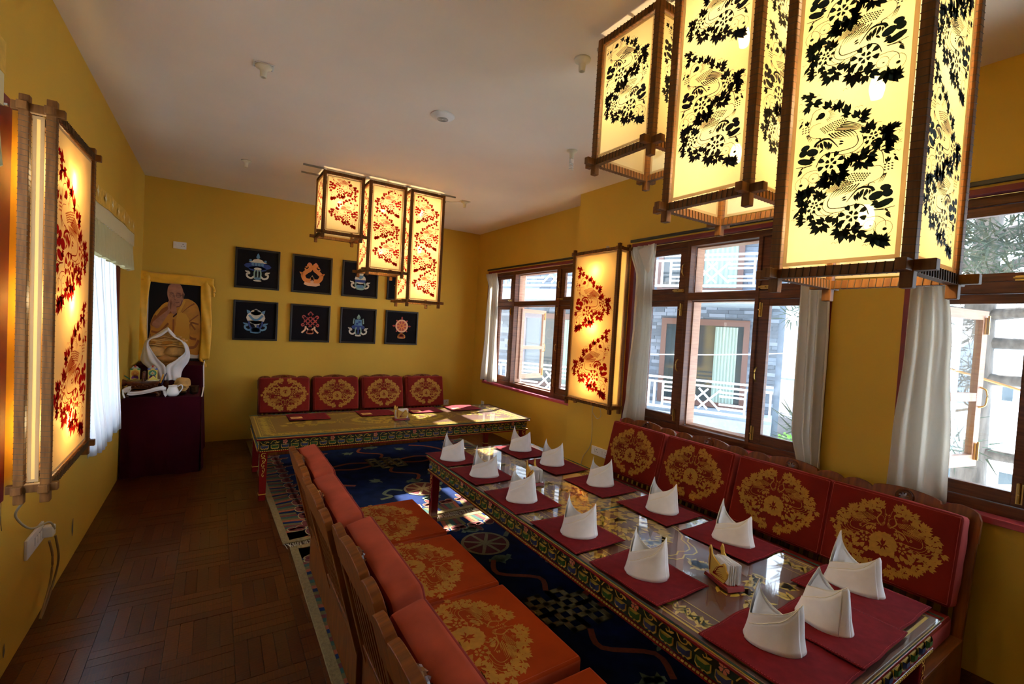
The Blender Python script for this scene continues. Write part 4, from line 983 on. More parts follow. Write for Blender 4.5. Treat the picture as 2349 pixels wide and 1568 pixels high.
def placemat(lab, x, y, rz, which, grp, z=.5605):
    t = thing('placemat', lab, 'placemat', (x, y, z), rz, grp)
    for nm, me in zip(('cloth', 'stitching'), which):
        o = D.objects.new(nm, me); C.objects.link(o); o.parent = t
        if nm == 'cloth': s = o.modifiers.new('solid', 'SOLIDIFY'); s.thickness = .0022; s.offset = 1; o['_'] = 0; del o['_']
        else: o.location = (0, 0, .0018)
        if nm == 'stitching': o['kind'] = 'stuff'
    return t
def napkin_mesh(seed, h1=.195, h2=.155, vall=.075, rx=.086, ry=.062, turn=1.0):
    """folded napkin standing up: a wrapped cone with a tall back point, a lower front point and V valleys"""
    rn = random.Random(seed); ph = [rn.uniform(0, 6) for _ in range(4)]; n = 72; m = 16
    A1, A2 = math.radians(158), math.radians(-12)       # angles of the tall back point and the lower front point
    def height(a):
        d = (a-A2) % (2*PI); tot = (A1-A2) % (2*PI)
        if d <= tot:                            # back side, from the low point round to the tall one
            t_ = d/tot; return max(vall*.9, h2+(vall*.9-h2)*min(1, t_*2.0)) if t_ < .5 else vall*.9+(h1-vall*.9)*((t_-.5)/.5)**1.25
        t_ = (d-tot)/(2*PI-tot)                # front side: steep fall from the tall point, then a straight diagonal up
        return h1+(vall-h1)*(t_/.20)**.9 if t_ < .20 else vall+(h2-vall)*((t_-.20)/.80)**1.05
    def outer(u, v, off=0.0, hs=1.0):
        a = u*2*PI; h = height(a)*hs; z = h*v
        tp = 1-.30*(z/h1)**1.3-off
        d2 = abs((a-A2+PI) % (2*PI)-PI); d1 = abs((a-A1+PI) % (2*PI)-PI)
        flare = 1+.10*max(0, 1-d2/.9)*(z/h1)-.10*max(0, 1-d1/.8)*(z/h1)
        tp += .10*max(0, 1-z/.07)**2
        k = tp*flare*(1+.02*math.sin(a*3+ph[0])+.025*math.sin(a*2+ph[1]+z*20))
        pw = .82                              # slightly squared, pinched at the ends
        c, s = math.cos(a), math.sin(a)
        return (rx*k*math.copysign(abs(c)**pw, c), ry*k*math.copysign(abs(s)**1.05, s)*(1-.25*(z/h1)), z)
    mb = MB(); mb.grid(lambda u, v: outer(u, v), n, m)
    mb2 = MB(); mb2.grid(lambda u, v: outer(u, v, .10, .86), n, m)     # inner wrap
    # overlapping diagonal front flap
    def flap(u, v):
        a = -2.6+u*2.0; zt = .04+(height(a)-.04)*min(1, .25+u*.8); p = outer((a % (2*PI))/(2*PI), min(1, zt*v/height(a)), -.035); return (p[0], p[1], zt*v)
    fl2 = MB(); fl2.grid(flap, 26, 8)
    hm = MB(); pts = [flap(i/26, 1) for i in range(27)]; hm.tube(pts, .0016, 5)
    pts = [outer(i/n, 1) for i in range(n)]; hm.tube(pts, .0014, 5, closed=True)
    poc = MB(); poc.grid(lambda u, v: (rx*.62*(v)*math.cos(u*2*PI), ry*.60*v*math.sin(u*2*PI), .055+.012*math.sin(u*4*PI+ph[0])*v), 24, 3)
    out = []
    for nm, q in (('outer_wrap', mb), ('inner_wrap', mb2), ('front_flap', fl2), ('edge_hem', hm), ('pocket', poc)):
        o = q.build(nm, M['napkin'] if nm != 'edge_hem' else M['hem'], smooth=True, fix=False); out.append((nm, o.data)); D.objects.remove(o)
    return out
NAPS = [napkin_mesh(1), napkin_mesh(2, .185, .165, .080, .084, .066), napkin_mesh(3, .20, .145, .062, .090, .058), napkin_mesh(4, .18, .170, .095, .082, .066)]
def napkin(lab, x, y, rz, k, sc=1.0, z=.5645, mirror=False, tilt=0):
    t = thing('folded_napkin', lab, 'napkin', (x, y, z), rz, 'folded white napkins on the laid table'); t.scale = (sc*(-1 if mirror else 1), sc, sc)
    t.rotation_euler = (0, tilt, rz)
    for nm, me in NAPS[k]:
        o = D.objects.new(nm, me); C.objects.link(o); o.parent = t
        if nm in ('outer_wrap', 'front_flap'): s = o.modifiers.new('solid', 'SOLIDIFY'); s.thickness = .0016; s.offset = 0
    return t
ordn = ['far-end', 'second from the far end', 'third from the far end', 'fourth from the far end', 'fifth from the far end', 'nearest']
LM = [(1.595, 3.22, .03), (1.605, 2.79, .02), (1.60, 2.28, -.03), (1.605, 1.78, -.02), (1.612, 1.32, 0), (1.625, .765, .03)]
RM = [(2.21, 3.19, .03), (2.23, 2.75, .03), (2.235, 2.27, 0), (2.265, 1.80, 0), (2.28, 1.35, 0), (2.31, .79, 0)]
# napkin centres and heading of the tall point (world degrees), kind
LN = [(1.565, 3.19, 150, 0, 1), (1.60, 2.755, 170, 2, 1), (1.59, 2.27, 160, 3, 1), (1.605, 1.76, 175, 0, 1), (1.62, 1.325, 170, 1, 1), (1.66, .80, 165, 0, 1)]
RN = [(2.215, 3.225, 160, 0, 1), (2.225, 2.79, 165, 1, 1), (2.25, 2.285, 185, 3, 1), (2.275, 1.78, 165, 1, 1), (2.285, 1.34, 155, 2, 1), (2.36, .83, 150, 2, 1.08)]
for side, mats_, nps in (('aisle side', LM, LN), ('window side', RM, RN)):
    for i in range(6):
        x, y, rz = mats_[i]
        placemat('maroon placemat on the laid table, %s, %s' % (side, ordn[i]), x, y, rz, MATS[i % 3], 'maroon placemats on the laid table', .5605 if i != 5 else (.5605 if side[0] == 'a' else .5625))
        x, y, dg, k, sc = nps[i]
        napkin('white folded napkin on the laid table, %s, %s' % (side, ordn[i]), x, y, math.atan2(y, x)-PI/2+math.radians((dg-165)*.8), k, sc*1.04, .5650 if i != 5 else .5665)
placemat('maroon placemat at the near short end of the table, overlapping both neighbours', 1.965, .735, .02, MATL[0], 'maroon placemats on the laid table', .5665)
napkin('creased ivory-lit napkin standing at the near short end between two others', 1.945, .765, math.radians(-100), 3, 1.03, .5725, tilt=.06)
fn_ = ['leftmost', 'second from the left', 'third from the left', 'rightmost, in the sunlight']
mcard = mat('card_face', (.62, .38, .12), .6, noise=.3, scale=60); mcb = mat('card_edge', (.35, .03, .03), .5)
for i, x in enumerate([.83, 1.53, 2.10, 2.62]):
    placemat('maroon placemat lying on the far table, ' + fn_[i], x, 5.09+.02*i, 0, MATL[i % 2], 'maroon placemats on the far table')
    t = thing('menu_card', 'small ochre card on the front corner of the far table mat, ' + fn_[i], 'card', (x-.12, 5.03+.015*i, .5665), .02, 'cards on the far table')
    MB().box(-.055, .055, -.045, .045, 0, .004).build('card_back', mcb, t); MB().box(-.052, .052, -.042, .042, .004, .0055).build('card_front', mcard, t)
    l = MB()
    for k in range(3): l.box(-.035, .035-.01*k, .02-k*.018, .024-k*.018, .0055, .0062)
    l.build('printed_line', mcb, t)

# ------------------------------------------------------------------ napkin holders with gilded bird-shaped end plates
def holder(lab, x, y, rz, s=1.0):
    t = thing('napkin_holder', lab, 'napkin holder', (x, y, .5605), rz); t.scale = (s, s, s)
    MB().prism([(-.078, 0), (.078, 0), (.070, .018), (-.070, .018)], -.042, .042).build('red_base', M['tred'], t, bev=.002)
    prof = [(-.052, 0), (-.060, .028), (-.064, .055), (-.060, .078), (-.066, .100), (-.058, .122), (-.050, .112), (-.044, .090), (-.030, .078), (-.012, .070), (.008, .062), (.018, .072), (.030, .082), (.040, .074), (.046, .058), (.056, .050), (.054, .030), (.044, .012), (.036, 0)]
    for sgn in (-1, 1):
        y0 = sgn*.030; T = TL(0, y0, .018)
        p = MB().prism(prof, -.0035, .0035, T).build('bird_plate', M['tgold'], t, bev=.001)
        q = MB(); f = lambda a, b: (a, y0+sgn*.0044, .018+b)
        for k in range(6):
            for rr in ribbon([(-.030, .012), (-.010+.008*k, .016+.006*(5-k)), (.004+.009*k, .052-.007*k)], .0035, True, 3): q.poly(rr, f)
        for rr in ribbon([(-.050, .015), (-.052, .05), (-.050, .08), (-.056, .105)], .005, n=4)+ribbon([(-.02, .012), (0, .05), (.03, .068)], .004, n=3): q.poly(rr, f)
        q.build('painted_feathers', M['tred'], p)
    rn = random.Random(1)
    for k in range(11):
        yy = -.024+k*.0048; dx = rn.uniform(-.004, .004)
        MB().grid(lambda u, v: (-.058+.120*u+dx, yy+.003*math.sin(u*5+k)*u, .020+(.082+rn.uniform(-.0, .003))*v-.03*max(0, .35-u)*v), 6, 3).build('paper_napkin', M['napkin'], t, solid=.0012, fix=False)
    return t
holder('gilded bird napkin holder on the near part of the laid table', 1.868, 1.120, math.radians(-108))
holder('gilded bird napkin holder beyond the third napkin on the laid table', 1.845, 2.50, math.radians(-98))
holder('gilded bird napkin holder standing alone on the far table', 1.68, 4.70, 0, 1.08)

# ------------------------------------------------------------------ lanterns
def lantern(name, lab, w_, d, h, units, ink, group, loc, rz, wall=False, bulbs=1, first_mirror=False, sides=True, nscale=.000205):
    """origin bottom centre; front face is local -y; posts square, rails crossing and protruding"""
    t = thing(name, lab, 'lantern', loc, rz, group); p = .030; hx, hy = w_/2, d/2
    for sx in (-1, 1):
        for sy in (-1, 1):
            cx, cy = sx*(hx-p/2), sy*(hy-p/2); MB().box(cx-p/2, cx+p/2, cy-p/2, cy+p/2, -.045, h+(.03 if wall else 0)).build('post', M['lantern'], t, bev=.003)
    for zc in (0, h-.030):
        e = .022 if wall else (.045 if zc == 0 else .001)
        for sy in (-1, 1): cy = sy*(hy-p/2); MB().box(-hx-e, hx+e, cy-p/2+.002, cy+p/2+.0015, zc, zc+p).build('rail', M['lantern'], t, bev=.002)
        for sx in (-1, 1): cx = sx*(hx-p/2); MB().box(cx-p/2+.002, cx+p/2-.002, -hy-e, hy+e, zc-.001, zc+p+.001).build('rail', M['lantern'], t, bev=.002)
    th = MB(); r = .0009; g = .0158
    for sx in (-1, 1):
        for sy in (-1, 1):
            cx, cy = sx*(hx-p/2), sy*(hy-p/2); z = p+.02; k = 0
            while z < h-p-.01:
                T = TL(cx, cy, z) @ RX(.10 if k % 2 else .16) @ RY(.1); th.box(-g, g, -g, g, -r, r, T); z += .021; k += 1
    for zc in (p/2, h-p/2):
        for sy in (-1, 1):
            x = -hx+p+.012
            while x < hx-p: th.box(-r, r, -g, g, -g, g, TL(x, sy*(hy-p/2), zc) @ RY(.12)); x += .021
        if d > .2:
            for sx in (-1, 1):
                y = -hy+p+.012
                while y < hy-p: th.box(-g, g, -r, r, -g, g, TL(sx*(hx-p/2), y, zc) @ RX(.12)); y += .021
    th.build('lacing', M['thread'], t)['kind'] = 'stuff'
    faces = [(w_, TL(0, -hy+p*.45, 0), True), (w_, TL(0, hy-p*.45, 0) @ RZ(PI), not wall), (d, TL(-hx+p*.45, 0, 0) @ RZ(-PI/2), not wall), (d, TL(hx-p*.45, 0, 0) @ RZ(PI/2), not wall)]
    for fi, (fw_, T, pr) in enumerate(faces):
        a = fw_/2-p-.006; z0, z1 = p+.008, h-p-.008; hm = .011
        pn = MB(); pn.box(-a+hm, a-hm, -.0004, .0004, z0+hm, z1-hm, T)
        o = pn.build('fabric_panel', M['lfabw' if wall else 'lfab'], t)
        hmq = MB(); wv = lambda s: .002*math.sin(s*13)
        for q in ((-a, -a+hm, z0, z1), (a-hm, a, z0, z1), (-a+hm, a-hm, z0, z0+hm), (-a+hm, a-hm, z1-hm, z1)): hmq.box(q[0], q[1], -.0012, .0012, q[2], q[3], T)
        hmq.build('hem', M['lhem'], o)
        if pr:
            pm = MB(); gap = (z1-z0)/(units+.15); sc = nscale if not wall else nscale*2.12
            aw = a-hm-.004
            offs = {'inkg': [.035, .205, .49, .66], 'inkb': [.075, .245, .53], 'inkr': [.045, .295, .555, .825]}[ink] if not wall else [.02, .64]
            for k in range(units):
                mir = (k % 2 == 1) != (fi == 2)
                zc = z0+offs[k]+.16*(2.12 if wall else 1)
                for q in UNIT:
                    qq = [((-x if mir else x)*sc, y*sc+zc) for x, y in q]
                    if max(abs(x) for x, y in qq) > aw or max(y for x, y in qq) > z1-hm-.004 or min(y for x, y in qq) < z0+hm+.004: continue
                    pm.poly(qq, lambda u, v: tuple(T @ Vector((u, -.0016, v))))
            pm.build('bird_and_flower_print', M[ink], t if False else o)
    for k in range(bulbs):
        z = h*(k+.5)/bulbs if bulbs > 1 else h*.55
        if wall: z = h*(.14+.36*k)
        b = MB(); b.lathe([(0.001, -.035), (.016, -.028), (.022, 0), (.018, .03), (.012, .04)], 10, TL(0, 0, z)); bo = b.build('bulb', M['bulbw' if wall else 'bulb'], t, smooth=True)
        MB().lathe([(.001, .075), (.016, .075), (.016, .040), (.001, .040)], 10, TL(0, 0, z)).build('bulb_socket', M['plastic'], bo)
    if not wall: MB().box(-.008, .008, -hy, hy, h-.012, h-.004).build('cross_bar', M['lantern'], t)
    return t
ZT = 3.030
G1 = 'black and green printed lanterns over the laid table'; G2 = 'crimson printed lanterns over the far table'
N_ = [('short hanging lantern with navy print, farthest and highest of the near trio', 1.5775, .61, 2, 'inkb', 1), ('medium hanging lantern with navy print, middle of the near trio', 1.1225, .915, 3, 'inkb', 2), ('longest hanging lantern with dark green print at the upper right', .655, 1.22, 4, 'inkg', 3)]
for i, (lab, y, h, u, ink, b) in enumerate(N_):
    lantern('hanging_lantern', lab, .380, .400, h, u, ink, G1, (1.74, y, ZT-h), -PI/2, bulbs=b, first_mirror=[0, 1, 0][i] == 0, nscale=.000222)
F_ = [('short hanging lantern with crimson print, left of the far trio', 1.035, .61, 2, 1), ('medium hanging lantern with crimson print, middle of the far trio', 1.482, .93, 3, 2), ('longest hanging lantern with crimson print, right of the far trio', 1.925, 1.22, 4, 3)]
for i, (lab, x, h, u, b) in enumerate(F_):
    lantern('hanging_lantern', lab, .398, .398, h, u, 'inkr', G2, (x, 5.055, ZT-h), 0, bulbs=b, first_mirror=[1, 0, 1][i] == 1, nscale=.000222)
lantern('wall_lantern', 'tall box lantern with crimson birds on the wall between the windows', .655, .15, 1.51, 2, 'inkr', None, (3.155, 3.395, .89), -PI/2, wall=True, bulbs=3, first_mirror=True)
wl_ = lantern('wall_lantern', 'tall box lantern with crimson birds on the left wall', .69, .105, 1.485, 2, 'inkr', None, (-.588, 2.845, .855), PI/2, wall=True, bulbs=3, first_mirror=True)
wl_.rotation_euler = (0, -.022, PI/2)
# metal brackets holding the wall lanterns, rails and hooks holding the hanging ones
t = thing('lantern_bracket', 'metal bracket holding the left wall lantern at its top corner', 'bracket', (XL, 2.49, 2.33)); MB().box(0, .004, -.02, .02, -.07, .07).box(.004, .048, -.008, .008, -.02, -.012).build('plate', M['metal'], t)
t = thing('lantern_bracket', 'small metal bracket above the right wall lantern', 'bracket', (XN, 3.40, 2.40)); MB().box(-.004, 0, -.02, .02, -.02, .06).box(-.03, -.004, -.008, .008, .0, .008).build('plate', M['metal'], t)
def crail(lab, p, q):
    v = Vector(q)-Vector(p); t = thing('ceiling_rail', lab, 'rail', p); L_ = v.length; T = RZ(math.atan2(v.y, v.x))
    MB().box(0, L_, -.006, .006, -.016, 0, T).build('rail', M['metal'], t)
    for k in range(4): MB().box(L_*(k+.5)/4-.012, L_*(k+.5)/4+.012, -.016, .016, -.020, 0, T).build('hook_plate', M['wplastic'], t)
crail('front metal ceiling rail carrying the far crimson lanterns', (.66, 4.93, H), (2.28, 4.93, H)); crail('rear metal ceiling rail carrying the far crimson lanterns', (.68, 5.20, H), (2.28, 5.20, H))
crail('left metal ceiling rail carrying the near lanterns', (1.62, .35, H), (1.62, 1.86, H)); crail('right metal ceiling rail carrying the near lanterns', (1.86, .35, H), (1.86, 1.86, H))

# ------------------------------------------------------------------ ceiling fittings
def lampholder(lab, x, y, square, bulb=False):
    t = thing('lamp_holder', lab, 'lamp holder', (x, y, H))
    if square: MB().box(-.055, .055, -.04, .04, -.006, 0).build('mounting_plate', M['wplastic'], t, bev=.002); 
    MB().lathe([(.001, 0), (.045, 0), (.043, -.010), (.024, -.018), (.019, -.030), (.018, -.065), (.014, -.066), (.012, -.050), (.001, -.050)], 20, TL(0, 0, -.006 if square else 0)).build('holder', M['plastic'], t, smooth=True)
    if square:
        sc = MB()
        for a in (-1, 1):
            for b in (-1, 1): sc.lathe([(.001, -.0075), (.004, -.0065), (.004, -.006)], 8, TL(a*.045, b*.03, 0))
        sc.build('screw', M['metal'], t)
    if bulb:
        b = MB(); b.lathe([(.001, -.060), (.014, -.062), (.019, -.075), (.019, -.100), (.012, -.105)], 14); b.build('bulb_base', M['wplastic'], t, smooth=True)
        P = [(.014*math.cos(a), .014*math.sin(a), -.105-.05*a/(6*PI)) for a in [6*PI*i/60 for i in range(61)]]
        MB().tube(P, .005, 8).build('spiral_tube', mat('unlit_spiral_tube', (.75, .75, .72), .3), t, smooth=True)
lampholder('cream lamp holder on a square white plate within the sun patch', .19, 3.19, True)
lampholder('small round cream lamp holder nearest the left wall', .198, 5.252, False)
lampholder('lamp holder on a square plate right of the far lanterns', 2.45, 5.03, True)
lampholder('lamp holder with an unlit spiral bulb near the right wall', 2.399, 2.995, False, True)
lampholder('cream lamp holder half hidden behind the shortest near lantern', 1.62, 1.98, False)
t = thing('smoke_detector', 'round white smoke detector in the middle of the ceiling', 'smoke detector', (1.303, 3.10, H))
MB().lathe([(.001, 0), (.082, 0), (.084, -.006), (.076, -.013), (.060, -.015), (.055, -.022), (.040, -.028), (.001, -.028)], 36).build('housing', M['wplastic'], t, smooth=True)
mb = MB()
for rr in (.012, .020, .028, .036): mb.tube([(rr*math.cos(a), rr*math.sin(a), -.0285) for a in [2*PI*k/24 for k in range(24)]], .0018, 5, closed=True)
mb.build('grille', mat('grille_grey', (.30, .29, .27), .5), t)
tag(MB().tube([(2.14, 5.12, 3.05), (2.28, 5.09, 3.04), (2.44, 5.04, 3.058)], .003, 6).build('lamp_wire', M['wplastic']), 'thin white wire from the far lanterns to the square-plate lamp holder', 'wire')

# ------------------------------------------------------------------ sockets and cables
def plate(lab, loc, rz, w_, h, items, cat='socket'):
    t = thing('wall_socket', lab, cat, loc, rz)
    MB().box(-w_/2, w_/2, -.012, 0, -h/2, h/2).build('faceplate', M['wplastic'], t, bev=.003)
    for (x, kind) in items:
        if kind == 's': MB().box(x-.012, x+.012, -.018, -.012, -.02, .02).build('switch', M['wplastic'], t, bev=.002)
        else:
            mb = MB()
            for dx, dz, r in ((0, .015, .005), (-.011, -.008, .004), (.011, -.008, .004)): mb.lathe([(.001, 0), (r, 0)], 10, TL(x+dx, -.0125, dz) @ RX(PI/2))
            mb.build('pin_hole', mat('pin_hole_black', (.01, .01, .01), .6), t)
    return t
plate('white switch and socket plate high on the back wall above the portrait', (-.382, YB, 2.33), 0, .125, .080, [(-.03, 's'), (.03, 'p')])
plate('small white socket plate low on the back wall right of the settles', (3.10, YB, .36), 0, .085, .085, [(0, 'p')])
plate('small blank plate low on the right wall under the far window', (XR, 6.26, .39), -PI/2, .08, .075, [(0, 'p')])
plate('cream double socket plate on the right wall left of the farthest settle', (XN, 3.325, .415), -PI/2, .235, .085, [(-.08, 's'), (-.04, 'p'), (.03, 's'), (.08, 'p')])
ps = plate('dirty white socket panel with plug low on the left wall', (XL, 3.10, .43), PI/2, .25, .095, [(.09, 's'), (.055, 's'), (.02, 's'), (-.015, 's')])
t = thing('power_plug', 'white plug pushed into the left wall socket panel', 'plug', (XL+.012, 3.20, .43)); MB().box(.001, .045, -.022, .022, -.028, .028).build('plug_body', M['wplastic'], t, bev=.006)
def cable(nm, lab, P, r, m_): return tag(MB().tube(catmull(P, 8), r, 8).build(nm, m_, smooth=True), lab, 'cable')
mgw = mat('grey_flex', (.42, .38, .26), .5)
cable('lantern_cable', 'grey cable from the left wall lantern down to its plug', [(XL+.10, 2.53, .80), (XL+.06, 2.62, .72), (XL+.05, 2.85, .58), (XL+.05, 3.13, .50), (XL+.058, 3.19, .44)], .0045, mgw)
cable('looped_cable', 'brown cable loop hanging below the left wall socket panel', [(XL+.06, 3.20, .40), (XL+.07, 3.22, .28), (XL+.05, 3.26, .16), (XL+.05, 3.12, .09), (XL+.05, 3.02, .07), (XL+.055, 3.14, .17), (XL+.06, 3.16, .30), (XL+.05, 3.14, .40)], .005, mat('brown_flex', (.20, .12, .05), .5))
cable('hanging_thread', 'short dark thread hanging under the left wall lantern', [(XL+.05, 2.50, .82), (XL+.05, 2.50, .76), (XL+.045, 2.53, .70)], .001, M['thread'])
cable('lantern_cable', 'thin cable loop hanging below the right wall lantern down the wall', [(XN-.05, 3.40, .88), (XN-.03, 3.44, .80), (XN-.02, 3.38, .74), (XN-.02, 3.33, .78), (XN-.02, 3.36, .86), (XN-.015, 3.46, .84), (XN-.012, 3.45, .62), (XN-.012, 3.46, .45), (XN-.012, 3.56, .30), (XN-.012, 3.60, .12)], .003, mgw)
# ------------------------------------------------------------------ eight framed symbols on the picture wall
def mir(polys): return polys+[[(-a, b) for a, b in q] for q in polys]
def pic(lab, x, z, layers):
    t = thing('framed_picture', lab, 'picture', (x, YB, z), 0, 'framed silk symbols on the back wall'); h = .2475
    f = MB(); f.box(-h, -h+.022, -.028, 0, -h, h); f.box(h-.022, h, -.028, 0, -h, h); f.box(-h+.022, h-.022, -.0275, 0, -h, -h+.022); f.box(-h+.022, h-.022, -.0275, 0, h-.022, h)
    f.build('frame', M['black'], t, bev=.003)
    MB().box(-h+.02, h-.02, -.012, -.002, -h+.02, h-.02).build('felt_ground', M['felt'], t)
    for i, (nm, m_, polys) in enumerate(layers):
        yy = -.0125-.0012*(i+1); parts = {nm: polys}
        if nm in ('streamers', 'pillars', 'fish_bodies', 'fish_heads', 'ribbon_loops'):
            one = {'streamers': 'streamer', 'pillars': 'pillar', 'fish_bodies': 'fish', 'fish_heads': 'fish_head', 'ribbon_loops': 'ribbon_loop'}[nm]; parts = {}
            for q in polys:
                cx = sum(a for a, b in q)/len(q); parts.setdefault((one, 0 if abs(cx) < .06 else (1 if cx > 0 else -1)), []).append(q)
        for key, pp in parts.items():
            mb = MB()
            for q in pp: mb.poly(q, lambda a, b: (a*.165, yy, b*.165))
            mb.build(key if isinstance(key, str) else key[0], m_, t)
def lotus(y, s=1.0): return [petal(0, y-.10*s, PI/2+k*.42, .26*s, .16*s) for k in (-3, -2, -1, 0, 1, 2, 3)]+[ell(0, y-.12*s, .24*s, .06*s)]
swirl = mir(ribbon([(.22, -.55), (.42, -.72), (.66, -.62), (.70, -.42), (.55, -.38)], .13, n=4)+[leafp(.50, -.42, 1.0, .30, .16), leafp(.62, -.30, .5, .26, .12)])
blueM, sky, ivo, ora, pea, ros, tea = M['blue'], M['sky'], M['ivory'], M['orange'], M['peach'], M['rose'], M['teal']
rowx = [.419, 1.057, 1.684, 2.313]
pic('framed blue parasol symbol on black, top row, first from the left', rowx[0], 2.147, [
    ('dark_canopy', blueM, [ell(0, .22, .92, .27), ell(0, .02, .62, .20)]), ('streamers', ivo, swirl), ('pillars', tea, mir(ribbon([(.12, .05), (.22, -.3), (.18, -.75)], .10, n=4))),
    ('centre_pole', tea, ribbon([(0, 0), (0, -.7)], .10)),
    ('canopy_top', ivo, [[(-.62, .50), (-.42, .46), (.42, .46), (.62, .50), (.40, .56), (.28, .70), (0, .78), (-.28, .70), (-.40, .56)], ell(0, .02, .26, .10)]), ('fringe', sky, [[(-.42+.21*k, .48), (-.42+.21*k+.17, .48), (-.42+.21*k+.17, .22), (-.42+.21*k, .25)] for k in range(4)]+[ell(0, .90, .13, .11), ell(-.50, .62, .09, .08), ell(.50, .62, .09, .08), ell(0, -.72, .20, .10)]), ('flame_jewel', sky, [leafp(0, .86, PI/2, .34, .18)]), ('lotus_base', ivo, [ell(0, -.88, .28, .06)])])
pic('framed pair of orange fish symbol on black, top row, second from the left', rowx[1], 2.147, [
    ('base_cloud', pea, [[(-.62, -.80), (-.52, -.58), (-.30, -.62), (-.10, -.50), (0, -.46), (.12, -.50), (.32, -.62), (.54, -.58), (.62, -.80), (.3, -.92), (-.3, -.92)], leafp(0, -.55, PI/2, .52, .26), ell(0, -.3, .16, .14)]),
    ('fish_bodies', ora, mir(ribbon([(.12, -.50), (.50, -.46), (.68, -.10), (.46, .18), (.20, .38), (.14, .60), (.24, .82)], .32, n=6)+[leafp(.66, -.05, .6, .36, .18), leafp(.46, .30, 1.0, .24, .14), leafp(.34, .62, -.3, .24, .14)]+ribbon([(.24, .84), (.36, .80), (.38, .66)], .09, n=3))), ('fish_heads', M['tfl'], mir([ell(.24, .86, .11, .10)]))])
pic('framed treasure vase symbol on black, partly behind the middle far lantern', rowx[2], 2.147, [
    ('streamers', ivo, swirl), ('vase_body', ivo, [ell(0, .02, .46, .40), [(-.22, .38), (.22, .38), (.28, .62), (-.28, .62)]]), ('blue_bands', blueM, [[(-.46, -.02), (.46, -.02), (.40, -.24), (-.40, -.24)]]), ('collar', sky, [[(-.30, .36), (.30, .36), (.18, .14), (0, .02), (-.18, .14)]]), ('vase_mouth', sky, [[(-.30, .60), (.30, .60), (.34, .86), (-.34, .86)]]), ('vase_foot', sky, [[(-.26, -.46), (.26, -.46), (.34, -.74), (-.34, -.74)]]), ('ribbon_loops', tea, mir(ribbon([(.34, -.25), (.40, -.5), (.28, -.74)], .13, n=3))), ('lotus_base', tea, [ell(0, -.80, .34, .09)])])
pic('framed lotus symbol on black, mostly hidden behind the longest far lantern', rowx[3], 2.147, [('streamers', ora, swirl), ('lotus', pea, lotus(.1, 2.3)), ('lotus_base', ros, lotus(-.6, 1.2))])
pic('framed white conch shell symbol on black, bottom row, first from the left', rowx[0], 1.50, [
    ('streamers', sky, swirl+mir([leafp(.30, .40, .9, .52, .26)])), ('conch_shell', ivo, [ell(0, .22, .64, .50), [(-.5, 0), (.5, 0), (.22, -.30), (.04, -.62), (-.10, -.30)], ell(0, .62, .36, .22), ell(0, .78, .14, .12)]), ('blue_sash', sky, ribbon([(-.46, .42), (-.22, .14), (0, .06), (.22, .14), (.46, .42)], .16, n=4)), ('pillars', blueM, mir(ribbon([(.46, -.05), (.40, -.4), (.16, -.72)], .12, n=3))+ribbon([(.16, -.30), (.10, -.66)], .16)), ('lotus_base', M['sky'], lotus(-.70, 1.5))])
kn = []
for k in (-1, 0, 1):
    for s in (1, -1):
        o_ = k*.26; kn += [[(a*.7071-b*.7071, a*.7071+b*.7071+.18) for a, b in q] for q in ([[(-.42, o_-.045), (.42, o_-.045), (.42, o_+.045), (-.42, o_+.045)]] if s > 0 else [[(o_-.045, -.42), (o_+.045, -.42), (o_+.045, .42), (o_-.045, .42)]])]
kn += mir(ribbon([(.48, .38), (.60, .50), (.50, .62), (.36, .50)], .09, n=4)+ribbon([(.48, -.02), (.64, -.10), (.58, -.24), (.42, -.12)], .09, n=4))+[[(a*.7071-b*.7071, a*.7071+b*.7071+.74) for a, b in q] for q in [[(-.17, -.17), (.17, -.17), (.17, -.09), (-.17, -.09)], [(-.17, .09), (.17, .09), (.17, .17), (-.17, .17)], [(-.17, -.09), (-.09, -.09), (-.09, .09), (-.17, .09)], [(.09, -.09), (.17, -.09), (.17, .09), (.09, .09)]]]
pic('framed red endless knot symbol on black, bottom row, second from the left', rowx[1], 1.50, [('endless_knot', ros, kn), ('streamers', pea, mir(ribbon([(.34, -.24), (.36, -.50), (.62, -.78)], .13, n=4)+[leafp(.10, -.60, -.2+1.2, .30, .14)])), ('lotus_base', M['tfl'], lotus(-.66, 1.15))])
pic('framed blue victory banner symbol on black, bottom row, third from the left', rowx[2], 1.50, [
    ('streamers', ivo, swirl), ('skirt', blueM, [ell(0, -.12, .56, .22)]), ('banner', sky, [[(-.34, .02), (.34, .02), (.26, .52), (-.26, .52)]]), ('banner_checks', blueM, [[(-.20, .10), (-.02, .10), (-.02, .24), (-.20, .24)], [(.0, .26), (.18, .26), (.18, .40), (.0, .40)]]), ('pillars', tea, mir(ribbon([(.16, -.14), (.24, -.45), (.16, -.78)], .10, n=3))), ('ribbon_loops', tea, mir(ribbon([(.42, .16), (.40, .46)], .10, n=2)+[leafp(.38, .44, PI/2, .20, .12)])), ('banner_pole', blueM, ribbon([(0, -.2), (0, -.7)], .12, n=2)), ('flame_jewel', tea, [leafp(0, .54, PI/2, .44, .26), leafp(.0, .54, PI/2+.6, .28, .14), leafp(.0, .54, PI/2-.6, .28, .14)]), ('lotus_base', ivo, [ell(0, -.84, .26, .07)])])
wheel = ring(0, .16, .58, .58, .13, 28)
